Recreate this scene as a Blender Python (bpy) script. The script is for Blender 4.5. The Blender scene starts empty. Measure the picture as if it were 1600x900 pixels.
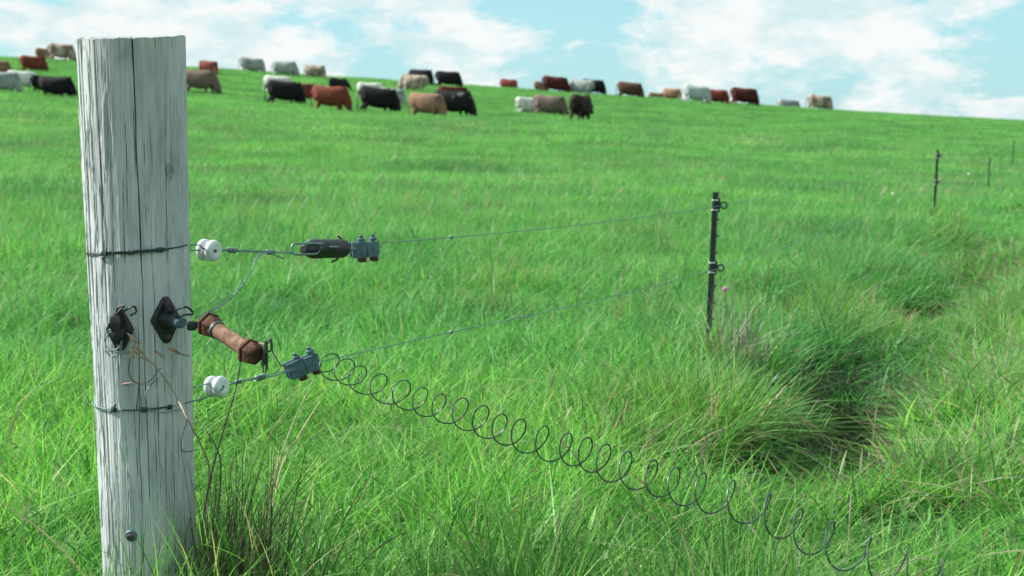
import bpy, bmesh, math, random
import numpy as np
from mathutils import Vector, Matrix, Euler, Quaternion

rad = math.radians
random.seed(7)
RNG = np.random.default_rng(7)
scene = bpy.context.scene
COL = scene.collection

# ------------------------------------------------------------------ camera
F_PX, PITCH, EYE = 2222.0, rad(6.55), 1.05
cam_d = bpy.data.cameras.new("camera")
cam = bpy.data.objects.new("camera", cam_d)
COL.objects.link(cam)
cam.location = (0, 0, EYE)
cam.rotation_euler = (math.pi / 2 - PITCH, 0, 0)
cam_d.sensor_width = 36.0
cam_d.lens = 36.0 * F_PX / 1600.0
cam_d.clip_start = 0.05
cam_d.clip_end = 5000
cam_d.dof.use_dof = True
cam_d.dof.focus_distance = 2.95
cam_d.dof.aperture_fstop = 7.5
scene.camera = cam
CF = Vector((0, math.cos(PITCH), -math.sin(PITCH)))
CU = Vector((0, math.sin(PITCH), math.cos(PITCH)))
CR = Vector((1, 0, 0))


def P(px, py, D):
    """world point seen at photo pixel (px, py), D metres along the view axis"""
    return Vector((0, 0, EYE)) + (CF + CR * ((px - 800) / F_PX) + CU * ((450 - py) / F_PX)) * D


# ------------------------------------------------------------------ world and sun
SUN_EL = rad(40)
SUN_AZ = rad(83)                     # counter-clockwise from the view axis (+Y)
sun_dir = Vector((-math.sin(SUN_AZ) * math.cos(SUN_EL), math.cos(SUN_AZ) * math.cos(SUN_EL), math.sin(SUN_EL)))
world = bpy.data.worlds.new("World")
scene.world = world
world.use_nodes = True
wn, wl = world.node_tree.nodes, world.node_tree.links
wn.clear()


def nd(nodes, t, **kw):
    n = nodes.new(t)
    for k, v in kw.items():
        setattr(n, k, v)
    return n


def ramp(nodes, stops, interp='LINEAR'):
    n = nodes.new('ShaderNodeValToRGB')
    cr = n.color_ramp
    cr.interpolation = interp
    while len(cr.elements) < len(stops):
        cr.elements.new(0.5)
    for e, (p, c) in zip(cr.elements, stops):
        e.position = p
        e.color = (c[0], c[1], c[2], 1) if not isinstance(c, (int, float)) else (c, c, c, 1)
    return n


w_out = nd(wn, 'ShaderNodeOutputWorld')
w_bg = nd(wn, 'ShaderNodeBackground')
w_bg.inputs['Strength'].default_value = 0.09
w_sky = nd(wn, 'ShaderNodeTexSky', sky_type='NISHITA')
w_sky.sun_disc = False
w_sky.sun_elevation = SUN_EL
w_sky.sun_rotation = -SUN_AZ
w_sky.air_density = 1.0
w_sky.dust_density = 0.6
w_sky.ozone_density = 2.0
w_tc = nd(wn, 'ShaderNodeTexCoord')
w_map = nd(wn, 'ShaderNodeMapping')
w_map.inputs['Scale'].default_value = (1.0, 1.0, 2.4)
w_map.inputs['Location'].default_value = (0.35, 0.0, 0.0)
w_n1 = nd(wn, 'ShaderNodeTexNoise')
w_n1.inputs['Scale'].default_value = 9.0
w_n1.inputs['Detail'].default_value = 9.0
w_n1.inputs['Roughness'].default_value = 0.60
w_n1.inputs['Distortion'].default_value = 0.25
w_r1 = ramp(wn, [(0.42, 0.0), (0.465, 0.6), (0.50, 1.0)])
w_n2 = nd(wn, 'ShaderNodeTexNoise')
w_n2.inputs['Scale'].default_value = 20.0
w_n2.inputs['Detail'].default_value = 8.0
w_n2.inputs['Roughness'].default_value = 0.6
w_r2 = ramp(wn, [(0.40, (3.9, 5.0, 5.15)), (0.56, (5.5, 5.7, 5.68))])
w_tint = nd(wn, 'ShaderNodeMix', data_type='RGBA')          # film-like cyan cast of the clear sky
w_tint.inputs[0].default_value = 0.72
w_tint.inputs[7].default_value = (2.1, 4.5, 5.1, 1)
w_mix = nd(wn, 'ShaderNodeMix', data_type='RGBA')
wl.new(w_tc.outputs['Generated'], w_map.inputs['Vector'])
wl.new(w_map.outputs[0], w_n1.inputs['Vector'])
wl.new(w_map.outputs[0], w_n2.inputs['Vector'])
wl.new(w_n1.outputs['Fac'], w_r1.inputs[0])
wl.new(w_n2.outputs['Fac'], w_r2.inputs[0])
wl.new(w_sky.outputs[0], w_tint.inputs[6])
wl.new(w_r1.outputs[0], w_mix.inputs[0])
wl.new(w_tint.outputs[2], w_mix.inputs[6])
wl.new(w_r2.outputs[0], w_mix.inputs[7])
wl.new(w_mix.outputs[2], w_bg.inputs['Color'])
wl.new(w_bg.outputs[0], w_out.inputs['Surface'])

sun_l = bpy.data.lights.new("sun", 'SUN')
sun_l.energy = 5.0
sun_l.angle = rad(0.6)
sun_l.color = (1.0, 0.965, 0.90)
sun = bpy.data.objects.new("sun", sun_l)
COL.objects.link(sun)
sun.rotation_euler = (-sun_dir).to_track_quat('-Z', 'Y').to_euler()
sun.location = (-20, 10, 30)

scene.view_settings.view_transform = 'Standard'
scene.view_settings.look = 'None'
scene.view_settings.gamma = 1.0
scene.view_settings.exposure = 0.92
scene.render.engine = 'CYCLES'
scene.cycles.max_bounces = 6
scene.cycles.transmission_bounces = 4
scene.cycles.use_denoising = True


# ------------------------------------------------------------------ numpy noise
def vnoise(x, y, seed=0):
    x = np.asarray(x, float)
    y = np.asarray(y, float)
    xi, yi = np.floor(x).astype(np.int64), np.floor(y).astype(np.int64)
    fx, fy = x - xi, y - yi
    fx, fy = fx * fx * (3 - 2 * fx), fy * fy * (3 - 2 * fy)

    def h(a, b):
        n = (a * 374761393 + b * 668265263 + seed * 1274126177) & 0xffffffff
        n = ((n ^ (n >> 13)) * 1274126177) & 0xffffffff
        return ((n ^ (n >> 16)) & 0xffff) / 65535.0
    return (h(xi, yi) * (1 - fx) + h(xi + 1, yi) * fx) * (1 - fy) + (h(xi, yi + 1) * (1 - fx) + h(xi + 1, yi + 1) * fx) * fy


def fbm(x, y, seed=0, octv=4):
    s, a, t = 0, 0.5, 0
    for i in range(octv):
        s = s + a * vnoise(x * 2 ** i, y * 2 ** i, seed + i)
        t += a
        a *= 0.55
    return s / t


# ------------------------------------------------------------------ terrain
_Y = np.linspace(-80, 700, 3121)
_A = np.interp(_Y, [-80, 6, 14.6, 28, 40, 71, 90, 113, 120, 130, 160, 260, 700],
               [0, 0, .09, .02, .45, 1.22, 2.32, 3.72, 3.9, 3.6, 1.0, -8, -30])
_B = np.interp(_Y, [-80, 6, 14.6, 28, 40, 71, 113, 200, 700], [0, 0, .015, .035, .042, .043, .068, .07, .07])


def _smooth(a, w):
    k = np.hanning(w)
    k /= k.sum()
    return np.convolve(np.pad(a, (w // 2, w // 2), 'edge'), k, 'same')[w // 2:-(w // 2)]


_A, _B = _smooth(_A, 41), _smooth(_B, 61)
FENCE = [(-0.74, 2.80), (0.85, 6.06), (4.35, 14.6), (9.4, 28.0), (14.1, 40.0), (22.0, 58.0)]
_fx = np.array([f[0] for f in FENCE])
_fy = np.array([f[1] for f in FENCE])


def ditch_x(y):
    return fence_x(y) + np.interp(y, [4, 6, 8.2], [.86, .82, .64])


def hollow(y):
    return sum(d * np.exp(-((np.asarray(y, float) - c) / w) ** 2) for c, w, d in _HOL)


def fence_x(y):
    return np.where(np.asarray(y) < 2.8, -0.74 + (np.asarray(y) - 2.8) * 0.49, np.interp(y, _fy, _fx))


def ground_z(x, y):
    x = np.asarray(x, float)
    y = np.asarray(y, float)
    z = np.interp(y, _Y, _A) - np.interp(y, _Y, _B) * 70 * np.tanh(x / 70)
    off = x - ditch_x(y)
    near = np.clip((y - 3.2) / 1.5, 0, 1) * np.clip((60 - y) / 15, 0, 1)
    wob = 0.15 * (vnoise(y * 0.7, y * 0 + 3, 5) - 0.5)
    z = z - near * (0.05 + hollow(y)) * np.exp(-(np.abs(off + wob * .5) / 0.29) ** 3)
    z = z + near * 0.04 * np.exp(-((off - 0.75) / 0.45) ** 2)
    z = z + 0.10 * (fbm(x * 0.35, y * 0.35, 11) - 0.5) * np.clip(y / 6, 0.3, 1) + 0.14 * (fbm(x * .08, y * .08, 21) - .5) * np.clip((y - 8) / 20, 0, 1)
    return z


_HOL = [(4.35, .36, .42), (5.45, .42, .42), (8.2, .65, .48), (12.2, .9, .38), (17.5, 1.0, .18)]


def gz(x, y):
    return float(ground_z(np.array([x]), np.array([y]))[0])


# ------------------------------------------------------------------ materials
def new_mat(name):
    m = bpy.data.materials.new(name)
    m.use_nodes = True
    n, l = m.node_tree.nodes, m.node_tree.links
    n.clear()
    out = n.new('ShaderNodeOutputMaterial')
    return m, n, l, out


def simple_mat(name, col, rough=0.6, metal=0.0, var=0.25, scale=40.0, bump=0.15, bscale=120.0, col2=None, spec=0.5):
    m, n, l, out = new_mat(name)
    b = n.new('ShaderNodeBsdfPrincipled')
    tc = n.new('ShaderNodeTexCoord')
    nz = n.new('ShaderNodeTexNoise')
    nz.inputs['Scale'].default_value = scale
    nz.inputs['Detail'].default_value = 5
    c2 = col2 if col2 else tuple(c * (1 - var) for c in col)
    r = ramp(n, [(0.33, c2), (0.66, tuple(min(1, c * (1 + var * .5)) for c in col))])
    l.new(tc.outputs['Object'], nz.inputs['Vector'])
    l.new(nz.outputs['Fac'], r.inputs[0])
    l.new(r.outputs[0], b.inputs['Base Color'])
    b.inputs['Roughness'].default_value = rough
    b.inputs['Metallic'].default_value = metal
    b.inputs['Specular IOR Level'].default_value = spec
    if bump:
        n2 = n.new('ShaderNodeTexNoise')
        n2.inputs['Scale'].default_value = bscale
        n2.inputs['Detail'].default_value = 4
        bp = n.new('ShaderNodeBump')
        bp.inputs['Strength'].default_value = bump
        bp.inputs['Distance'].default_value = 0.004
        l.new(tc.outputs['Object'], n2.inputs['Vector'])
        l.new(n2.outputs['Fac'], bp.inputs['Height'])
        l.new(bp.outputs[0], b.inputs['Normal'])
    l.new(b.outputs[0], out.inputs[0])
    return m


M = {}
M['galv'] = simple_mat('galvanised_wire', (.15, .24, .24), .5, .4, .35, 60)
M['zinc'] = simple_mat('zinc_clamp', (.085, .15, .185), .5, .3, .4, 45, .25, 160)
M['darkwire'] = simple_mat('dark_wire', (.05, .075, .075), .5, .4, .4, 70)
M['coil'] = simple_mat('coil_spring_wire', (.05, .075, .065), .45, .3, .4, 50)
M['porcelain'] = simple_mat('porcelain', (.60, .66, .67), .33, 0, .30, 55, .06, 90)
M['blackplastic'] = simple_mat('black_plastic', (.012, .014, .018), .55, 0, .4, 60, .2, 220)
M['blackspring'] = simple_mat('black_spring_steel', (.02, .028, .03), .42, .2, .4, 90)
M['brown'] = simple_mat('brown_plastic', (.095, .045, .03), .8, 0, .45, 45, .2, 150, col2=(.045, .02, .014), spec=.2)
M['browntube'] = simple_mat('worn_brown_tube', (.21, .135, .095), .85, 0, .4, 60, .2, 120, col2=(.10, .052, .034), spec=.2)
M['rust'] = simple_mat('rusty_steel', (.09, .055, .04), .8, .2, .5, 80, .4, 160)
M['steelpost'] = simple_mat('dark_green_steel', (.018, .032, .03), .5, .1, .4, 30)
M['steeledge'] = simple_mat('worn_steel_edge', (.16, .2, .2), .5, .4, .4, 40)
M['white'] = simple_mat('white_strap', (.7, .72, .7), .5, 0, .15, 40)
M['straw'] = simple_mat('dry_straw', (.52, .43, .27), .8, 0, .35, 30, .1)
M['deadstem'] = simple_mat('dead_stem', (.10, .085, .06), .85, 0, .45, 30, .1)
M['drybrown'] = simple_mat('dry_leaf', (.36, .24, .17), .8, 0, .4, 40, .1)
M['pink'] = simple_mat('pink_petals', (.55, .12, .42), .7, 0, .3, 100, 0)
M['whiteflower'] = simple_mat('white_petals', (.7, .72, .66), .7, 0, .2, 100, 0)


def foliage_mat(name, cols, trans=0.4, straw=(.38, .33, .2), strawamt=0.05, patch_scale=0.5, patch=(0.75, 1.25)):
    """blades: the 'tint' colour attribute holds (random, height along blade, straw random)"""
    m, n, l, out = new_mat(name)
    at = nd(n, 'ShaderNodeAttribute', attribute_name='tint')
    sep = n.new('ShaderNodeSeparateColor')
    l.new(at.outputs['Color'], sep.inputs[0])
    r = ramp(n, [(i / (len(cols) - 1), c) for i, c in enumerate(cols)])
    l.new(sep.outputs[0], r.inputs[0])
    # a straw coloured share of the blades
    gt = nd(n, 'ShaderNodeMath', operation='LESS_THAN')
    gt.inputs[1].default_value = strawamt
    l.new(sep.outputs[2], gt.inputs[0])
    mx = nd(n, 'ShaderNodeMix', data_type='RGBA')
    l.new(gt.outputs[0], mx.inputs[0])
    l.new(r.outputs[0], mx.inputs[6])
    mx.inputs[7].default_value = (*straw, 1)
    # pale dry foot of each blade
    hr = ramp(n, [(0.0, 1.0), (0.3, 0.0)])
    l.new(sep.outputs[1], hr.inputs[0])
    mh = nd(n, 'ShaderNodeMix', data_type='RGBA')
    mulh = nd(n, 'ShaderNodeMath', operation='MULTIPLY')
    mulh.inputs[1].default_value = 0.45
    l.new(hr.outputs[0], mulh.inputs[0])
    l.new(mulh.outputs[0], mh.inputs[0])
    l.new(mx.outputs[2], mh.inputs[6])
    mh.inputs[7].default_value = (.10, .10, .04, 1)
    # patches over the field
    geo = n.new('ShaderNodeNewGeometry')
    nz = n.new('ShaderNodeTexNoise')
    nz.inputs['Scale'].default_value = patch_scale
    nz.inputs['Detail'].default_value = 4
    nz.inputs['Roughness'].default_value = 0.65
    l.new(geo.outputs['Position'], nz.inputs['Vector'])
    pr = ramp(n, [(0.35, (patch[0] * 0.9, patch[0], patch[0] * 1.1)), (0.65, (patch[1] * 1.05, patch[1], patch[1] * .9))])
    l.new(nz.outputs['Fac'], pr.inputs[0])
    mp = nd(n, 'ShaderNodeMix', data_type='RGBA', blend_type='MULTIPLY')
    mp.inputs[0].default_value = 1.0
    l.new(mh.outputs[2], mp.inputs[6])
    l.new(pr.outputs[0], mp.inputs[7])
    # pinkish haze of seed heads in broad bands
    b = n.new('ShaderNodeBsdfPrincipled')
    b.inputs['Roughness'].default_value = 0.5
    b.inputs['Specular IOR Level'].default_value = 0.35
    t = n.new('ShaderNodeBsdfTranslucent')
    l.new(mp.outputs[2], b.inputs['Base Color'])
    tm = nd(n, 'ShaderNodeMix', data_type='RGBA', blend_type='MULTIPLY')
    tm.inputs[0].default_value = 1.0
    l.new(mp.outputs[2], tm.inputs[6])
    tm.inputs[7].default_value = (1.2, 1.3, 0.85, 1)
    l.new(tm.outputs[2], t.inputs['Color'])
    ms = n.new('ShaderNodeMixShader')
    ms.inputs[0].default_value = trans
    l.new(b.outputs[0], ms.inputs[1])
    l.new(t.outputs[0], ms.inputs[2])
    l.new(ms.outputs[0], out.inputs[0])
    return m


M['grass'] = foliage_mat('grass_blades', [(.035, .155, .04), (.09, .305, .055), (.165, .42, .065), (.29, .50, .16)], 0.5, straw=(.38, .32, .22), strawamt=.055, patch_scale=.7)
M['pasture'] = foliage_mat('hazed_far_blades', [(.065, .25, .075), (.095, .325, .085), (.135, .375, .09), (.20, .42, .14)], 0.45, straw=(.30, .28, .20), strawamt=.03, patch_scale=.30, patch=(.70, 1.15))  # grass beyond the foreground: paler, bluer distance haze put into the blade colour
M['tallgrass'] = foliage_mat('rank_grass_blades', [(.035, .13, .04), (.085, .25, .055), (.14, .34, .065), (.24, .41, .14)], 0.42, straw=(.36, .30, .22), strawamt=.11, patch_scale=1.2)
M['seed'] = foliage_mat('seed_stalks', [(.15, .22, .10), (.24, .20, .16), (.18, .26, .11), (.30, .26, .20)], 0.3, strawamt=.08, patch_scale=.3)


def ground_mat():
    m, n, l, out = new_mat('meadow_soil')
    b = n.new('ShaderNodeBsdfPrincipled')
    geo = n.new('ShaderNodeNewGeometry')
    n1 = n.new('ShaderNodeTexNoise')
    n1.inputs['Scale'].default_value = 6
    n1.inputs['Detail'].default_value = 8
    n1.inputs['Roughness'].default_value = .7
    l.new(geo.outputs['Position'], n1.inputs['Vector'])
    r = ramp(n, [(.3, (.022, .026, .014)), (.52, (.035, .06, .022)), (.75, (.06, .13, .035))])
    l.new(n1.outputs['Fac'], r.inputs[0])
    l.new(r.outputs[0], b.inputs['Base Color'])
    b.inputs['Roughness'].default_value = .95
    bp = n.new('ShaderNodeBump')
    bp.inputs['Distance'].default_value = .1
    l.new(n1.outputs['Fac'], bp.inputs['Height'])
    l.new(bp.outputs[0], b.inputs['Normal'])
    l.new(b.outputs[0], out.inputs[0])
    return m


M['ground'] = ground_mat()


def wood_mat():
    m, n, l, out = new_mat('weathered_wood')
    b = n.new('ShaderNodeBsdfPrincipled')
    tc = n.new('ShaderNodeTexCoord')

    def stretched(sx, sz, scale, detail=6, rough=.6, dist=0.0):
        mp = n.new('ShaderNodeMapping')
        mp.inputs['Scale'].default_value = (sx, sx, sz)
        nz = n.new('ShaderNodeTexNoise')
        nz.inputs['Scale'].default_value = scale
        nz.inputs['Detail'].default_value = detail
        nz.inputs['Roughness'].default_value = rough
        nz.inputs['Distortion'].default_value = dist
        l.new(tc.outputs['Object'], mp.inputs['Vector'])
        l.new(mp.outputs[0], nz.inputs['Vector'])
        return nz
    grain = stretched(1, .035, 190, 7, .7, .4)
    fine = stretched(1, .05, 420, 5, .7)
    stain = stretched(1, .35, 13, 6, .62, .8)
    streak = stretched(1, .06, 26, 5, .6)
    r1 = ramp(n, [(.26, (.20, .21, .22)), (.35, (.36, .38, .395)), (.48, (.45, .475, .49)), (.75, (.57, .59, .60))])
    l.new(grain.outputs['Fac'], r1.inputs[0])
    r2 = ramp(n, [(.30, (.50, .55, .53)), (.47, (.88, .91, .90)), (.66, (1.12, 1.12, 1.10))])
    l.new(stain.outputs['Fac'], r2.inputs[0])
    m1 = nd(n, 'ShaderNodeMix', data_type='RGBA', blend_type='MULTIPLY')
    m1.inputs[0].default_value = 1
    l.new(r1.outputs[0], m1.inputs[6])
    l.new(r2.outputs[0], m1.inputs[7])
    # green algae streaks running down from the sawn top
    sp = n.new('ShaderNodeSeparateXYZ')
    l.new(tc.outputs['Object'], sp.inputs[0])
    mr = n.new('ShaderNodeMapRange')
    mr.inputs['From Min'].default_value = .82
    mr.inputs['From Max'].default_value = 1.22
    l.new(sp.outputs['Z'], mr.inputs['Value'])
    sr = ramp(n, [(.50, 0.0), (.62, 1.0)])
    l.new(streak.outputs['Fac'], sr.inputs[0])
    mm = nd(n, 'ShaderNodeMath', operation='MULTIPLY')
    sr.color_ramp.elements[1].color = (.42, .42, .42, 1)
    l.new(mr.outputs[0], mm.inputs[0])
    l.new(sr.outputs[0], mm.inputs[1])
    m2 = nd(n, 'ShaderNodeMix', data_type='RGBA')
    l.new(mm.outputs[0], m2.inputs[0])
    l.new(m1.outputs[2], m2.inputs[6])
    m2.inputs[7].default_value = (.22, .27, .15, 1)
    # dark tone put into the colour of the cracks: attribute written with the carved grooves
    at = nd(n, 'ShaderNodeAttribute', attribute_name='groove')
    m3 = nd(n, 'ShaderNodeMix', data_type='RGBA')
    l.new(at.outputs['Fac'], m3.inputs[0])
    l.new(m2.outputs[2], m3.inputs[6])
    m3.inputs[7].default_value = (.075, .075, .065, 1)
    l.new(m3.outputs[2], b.inputs['Base Color'])
    b.inputs['Roughness'].default_value = .85
    b.inputs['Specular IOR Level'].default_value = .25
    ad = nd(n, 'ShaderNodeMath', operation='ADD')
    l.new(grain.outputs['Fac'], ad.inputs[0])
    l.new(fine.outputs['Fac'], ad.inputs[1])
    bp = n.new('ShaderNodeBump')
    bp.inputs['Strength'].default_value = .6
    bp.inputs['Distance'].default_value = .002
    l.new(ad.outputs[0], bp.inputs['Height'])
    l.new(bp.outputs[0], b.inputs['Normal'])
    l.new(b.outputs[0], out.inputs[0])
    return m


M['wood'] = wood_mat()


def coat_mat(name, col, col2=None, thr=0.62, muzzle=True):
    m, n, l, out = new_mat(name)
    b = n.new('ShaderNodeBsdfPrincipled')
    tc = n.new('ShaderNodeTexCoord')
    oi = n.new('ShaderNodeObjectInfo')
    va = nd(n, 'ShaderNodeVectorMath', operation='ADD')
    l.new(tc.outputs['Object'], va.inputs[0])
    l.new(oi.outputs['Random'], va.inputs[1])
    nz = n.new('ShaderNodeTexNoise')
    nz.inputs['Scale'].default_value = 1.7
    nz.inputs['Detail'].default_value = 5
    l.new(va.outputs[0], nz.inputs['Vector'])
    c2 = col2 if col2 else tuple(c * .7 for c in col)
    r = ramp(n, [(thr - .12, col), (thr, c2)])
    l.new(nz.outputs['Fac'], r.inputs[0])
    fur = n.new('ShaderNodeTexNoise')
    fur.inputs['Scale'].default_value = 30
    fur.inputs['Detail'].default_value = 4
    l.new(tc.outputs['Object'], fur.inputs['Vector'])
    fr = ramp(n, [(.3, .75), (.7, 1.15)])
    l.new(fur.outputs['Fac'], fr.inputs[0])
    mx = nd(n, 'ShaderNodeMix', data_type='RGBA', blend_type='MULTIPLY')
    mx.inputs[0].default_value = 1
    l.new(r.outputs[0], mx.inputs[6])
    l.new(fr.outputs[0], mx.inputs[7])
    at = nd(n, 'ShaderNodeAttribute', attribute_name='dark')
    md = nd(n, 'ShaderNodeMix', data_type='RGBA')
    l.new(at.outputs['Fac'], md.inputs[0])
    l.new(mx.outputs[2], md.inputs[6])
    md.inputs[7].default_value = (.03, .025, .022, 1)
    l.new(md.outputs[2], b.inputs['Base Color'])
    b.inputs['Roughness'].default_value = .7
    b.inputs['Sheen Weight'].default_value = .0
    b.inputs['Specular IOR Level'].default_value = .15
    bp = n.new('ShaderNodeBump')
    bp.inputs['Distance'].default_value = .02
    bp.inputs['Strength'].default_value = .4
    l.new(fur.outputs['Fac'], bp.inputs['Height'])
    l.new(bp.outputs[0], b.inputs['Normal'])
    l.new(b.outputs[0], out.inputs[0])
    return m


COAT = {
    'black': coat_mat('black_coat', (.012, .011, .013)),
    'red': coat_mat('red_coat', (.175, .04, .026), (.10, .026, .018)),
    'darkred': coat_mat('dark_red_coat', (.075, .016, .014), (.04, .012, .012)),
    'tan': coat_mat('tan_coat', (.25, .145, .09), (.17, .10, .07)),
    'taupe': coat_mat('taupe_coat', (.16, .12, .095), (.11, .085, .07)),
    'grey': coat_mat('grey_coat', (.30, .33, .32), (.20, .23, .22)),
    'white': coat_mat('white_coat', (.62, .62, .56), (.5, .5, .45)),
    'pale': coat_mat('pale_coat', (.40, .44, .43), (.33, .36, .36)),
    'roan': coat_mat('roan_coat', (.42, .35, .27), (.18, .14, .12), .56),
    'redwhite': coat_mat('red_coat_with_white', (.17, .042, .026), (.42, .36, .30), .74),
    'darkbrown': coat_mat('dark_brown_coat', (.028, .016, .014), (.018, .011, .011)),
    'brown': coat_mat('brown_coat', (.10, .05, .035), (.06, .033, .026)),
    'blackwhite': coat_mat('black_coat_with_white', (.015, .014, .016), (.35, .35, .33), .74),
}


# ------------------------------------------------------------------ mesh helpers
class MB:
    def __init__(self):
        self.v, self.f, self.n = [], [], 0

    def add(self, verts, faces):
        o = self.n
        self.v.extend([tuple(p) for p in verts])
        self.f.extend([tuple(i + o for i in q) for q in faces])
        self.n = len(self.v)

    def tube(self, pts, r, seg=8, cap=True):
        pts = [Vector(p) for p in pts]
        rs = r if isinstance(r, (list, tuple)) else [r] * len(pts)
        t0 = (pts[1] - pts[0]).normalized()
        up = Vector((0, 0, 1)) if abs(t0.z) < .9 else Vector((1, 0, 0))
        nrm = (up - t0 * up.dot(t0)).normalized()
        vs, fs = [], []
        for i, p in enumerate(pts):
            a = pts[max(0, i - 1)]
            c = pts[min(len(pts) - 1, i + 1)]
            t = (c - a)
            t = t.normalized() if t.length > 1e-9 else t0
            nrm = (nrm - t * nrm.dot(t))
            nrm = nrm.normalized() if nrm.length > 1e-6 else t.orthogonal().normalized()
            bn = t.cross(nrm)
            for k in range(seg):
                an = 2 * math.pi * k / seg
                vs.append(p + (nrm * math.cos(an) + bn * math.sin(an)) * rs[i])
        for i in range(len(pts) - 1):
            for k in range(seg):
                k2 = (k + 1) % seg
                fs.append((i * seg + k, i * seg + k2, (i + 1) * seg + k2, (i + 1) * seg + k))
        if cap:
            fs.append(tuple(range(seg - 1, -1, -1)))
            fs.append(tuple((len(pts) - 1) * seg + k for k in range(seg)))
        self.add(vs, fs)
        return self

    def lathe(self, p0, axis, prof, seg=32, ref=None, twist=0.0, rx=1.0):
        """prof: list of (distance along axis, radius)"""
        axis = Vector(axis).normalized()
        ref = Vector(ref) if ref is not None else (Vector((0, 0, 1)) if abs(axis.z) < .9 else Vector((1, 0, 0)))
        u = (ref - axis * ref.dot(axis)).normalized()
        w = axis.cross(u)
        p0 = Vector(p0)
        vs, fs = [], []
        for (h, r) in prof:
            for k in range(seg):
                a = 2 * math.pi * k / seg + twist
                vs.append(p0 + axis * h + (u * math.cos(a) + w * (rx * math.sin(a))) * r)
        for i in range(len(prof) - 1):
            for k in range(seg):
                k2 = (k + 1) % seg
                fs.append((i * seg + k, i * seg + k2, (i + 1) * seg + k2, (i + 1) * seg + k))
        fs.append(tuple(range(seg - 1, -1, -1)))
        fs.append(tuple((len(prof) - 1) * seg + k for k in range(seg)))
        self.add(vs, fs)
        return self

    def prism(self, poly, o, u, v, w, depth, bev=0.0):
        """polygon in the (u, v) plane at o, pushed along w by depth; bev shrinks the outer face"""
        o, u, v, w = Vector(o), Vector(u), Vector(v), Vector(w)
        n = len(poly)
        cx = sum(p[0] for p in poly) / n
        cy = sum(p[1] for p in poly) / n
        layers = [(0, 1.0), (depth, 1.0)] if bev == 0 else [(0, 1 - bev), (depth * .2, 1), (depth * .75, 1), (depth, 1 - bev)]
        vs, fs = [], []
        for (h, s) in layers:
            for (a, b) in poly:
                vs.append(o + u * (cx + (a - cx) * s) + v * (cy + (b - cy) * s) + w * h)
        for i in range(len(layers) - 1):
            for k in range(n):
                k2 = (k + 1) % n
                fs.append((i * n + k, i * n + k2, (i + 1) * n + k2, (i + 1) * n + k))
        fs.append(tuple(range(n - 1, -1, -1)))
        fs.append(tuple((len(layers) - 1) * n + k for k in range(n)))
        self.add(vs, fs)
        return self

    def box(self, o, u, v, w, a, b, c, bev=.12):
        return self.prism([(-a / 2, -b / 2), (a / 2, -b / 2), (a / 2, b / 2), (-a / 2, b / 2)], Vector(o) - Vector(w) * (c / 2), u, v, w, c, bev)

    def build(self, name, mat, parent=None, origin=None, smooth=True):
        me = bpy.data.meshes.new(name)
        if parent is not None:
            o = parent.location.copy()
            if parent.parent is not None:
                o = o + parent.parent.location
        elif origin is not None:
            o = Vector(origin)
        else:
            a = np.array(self.v)
            o = Vector(((a[:, 0].min() + a[:, 0].max()) / 2, (a[:, 1].min() + a[:, 1].max()) / 2, a[:, 2].min()))
        me.from_pydata([tuple(Vector(p) - o) for p in self.v], [], self.f)
        me.materials.append(mat)
        bm = bmesh.new()
        bm.from_mesh(me)
        bmesh.ops.recalc_face_normals(bm, faces=bm.faces)
        bm.to_mesh(me)
        bm.free()
        if smooth:
            me.shade_smooth()
            me.set_sharp_from_angle(angle=rad(38))
        ob = bpy.data.objects.new(name, me)
        COL.objects.link(ob)
        if parent is not None:
            ob.parent = parent
        else:
            ob.location = o
        return ob


def tag(o, label=None, cat=None, group=None, kind=None):
    if label:
        o['label'] = label
    if cat:
        o['category'] = cat
    if group:
        o['group'] = group
    if kind:
        o['kind'] = kind
    return o


def thing(name, label, cat, loc=(0, 0, 0), group=None):
    o = bpy.data.objects.new(name, None)
    o.empty_display_size = .1
    COL.objects.link(o)
    o.location = loc
    return tag(o, label, cat, group)


def spline(pts, n=8):
    """Catmull-Rom through the points"""
    pts = [Vector(p) for p in pts]
    q = [pts[0] * 2 - pts[1]] + pts + [pts[-1] * 2 - pts[-2]]
    out = []
    for i in range(1, len(q) - 2):
        for k in range(n):
            t = k / n
            a, b, c, d = q[i - 1], q[i], q[i + 1], q[i + 2]
            out.append(0.5 * ((2 * b) + (c - a) * t + (2 * a - 5 * b + 4 * c - d) * t * t + (3 * b - a - 3 * c + d) * t ** 3))
    out.append(pts[-1])
    return out


# ------------------------------------------------------------------ ground sheet
def make_ground():
    ys = np.concatenate([np.linspace(-70, 0.8, 22), np.geomspace(1.0, 16, 150), np.geomspace(16.2, 140, 190), np.linspace(143, 650, 40)])
    us = np.concatenate([np.linspace(-1, -.25, 34)[:-1], np.linspace(-.25, .25, 170), np.linspace(.25, 1, 34)[1:]])
    W = np.maximum(np.abs(ys) * 1.6 + 9, 9)
    W = np.where(ys < 0, 130, W)
    X = us[None, :] * W[:, None] * 1.0
    X = np.where(np.abs(us)[None, :] >= .9999, np.sign(us)[None, :] * 700, X)
    Y = np.repeat(ys[:, None], len(us), 1)
    Z = ground_z(X, Y)
    ny, nx = X.shape
    verts = np.stack([X, Y, Z], -1).reshape(-1, 3)
    i = np.arange((ny - 1) * nx).reshape(ny - 1, nx)[:, :-1].ravel()
    faces = np.stack([i, i + 1, i + nx + 1, i + nx], -1)
    me = bpy.data.meshes.new('ground')
    me.from_pydata(verts.tolist(), [], faces.tolist())
    me.materials.append(M['ground'])
    me.shade_smooth()
    o = bpy.data.objects.new('ground', me)
    COL.objects.link(o)
    tag(o, 'green pasture rising gently to the skyline', kind='structure')


make_ground()


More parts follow.
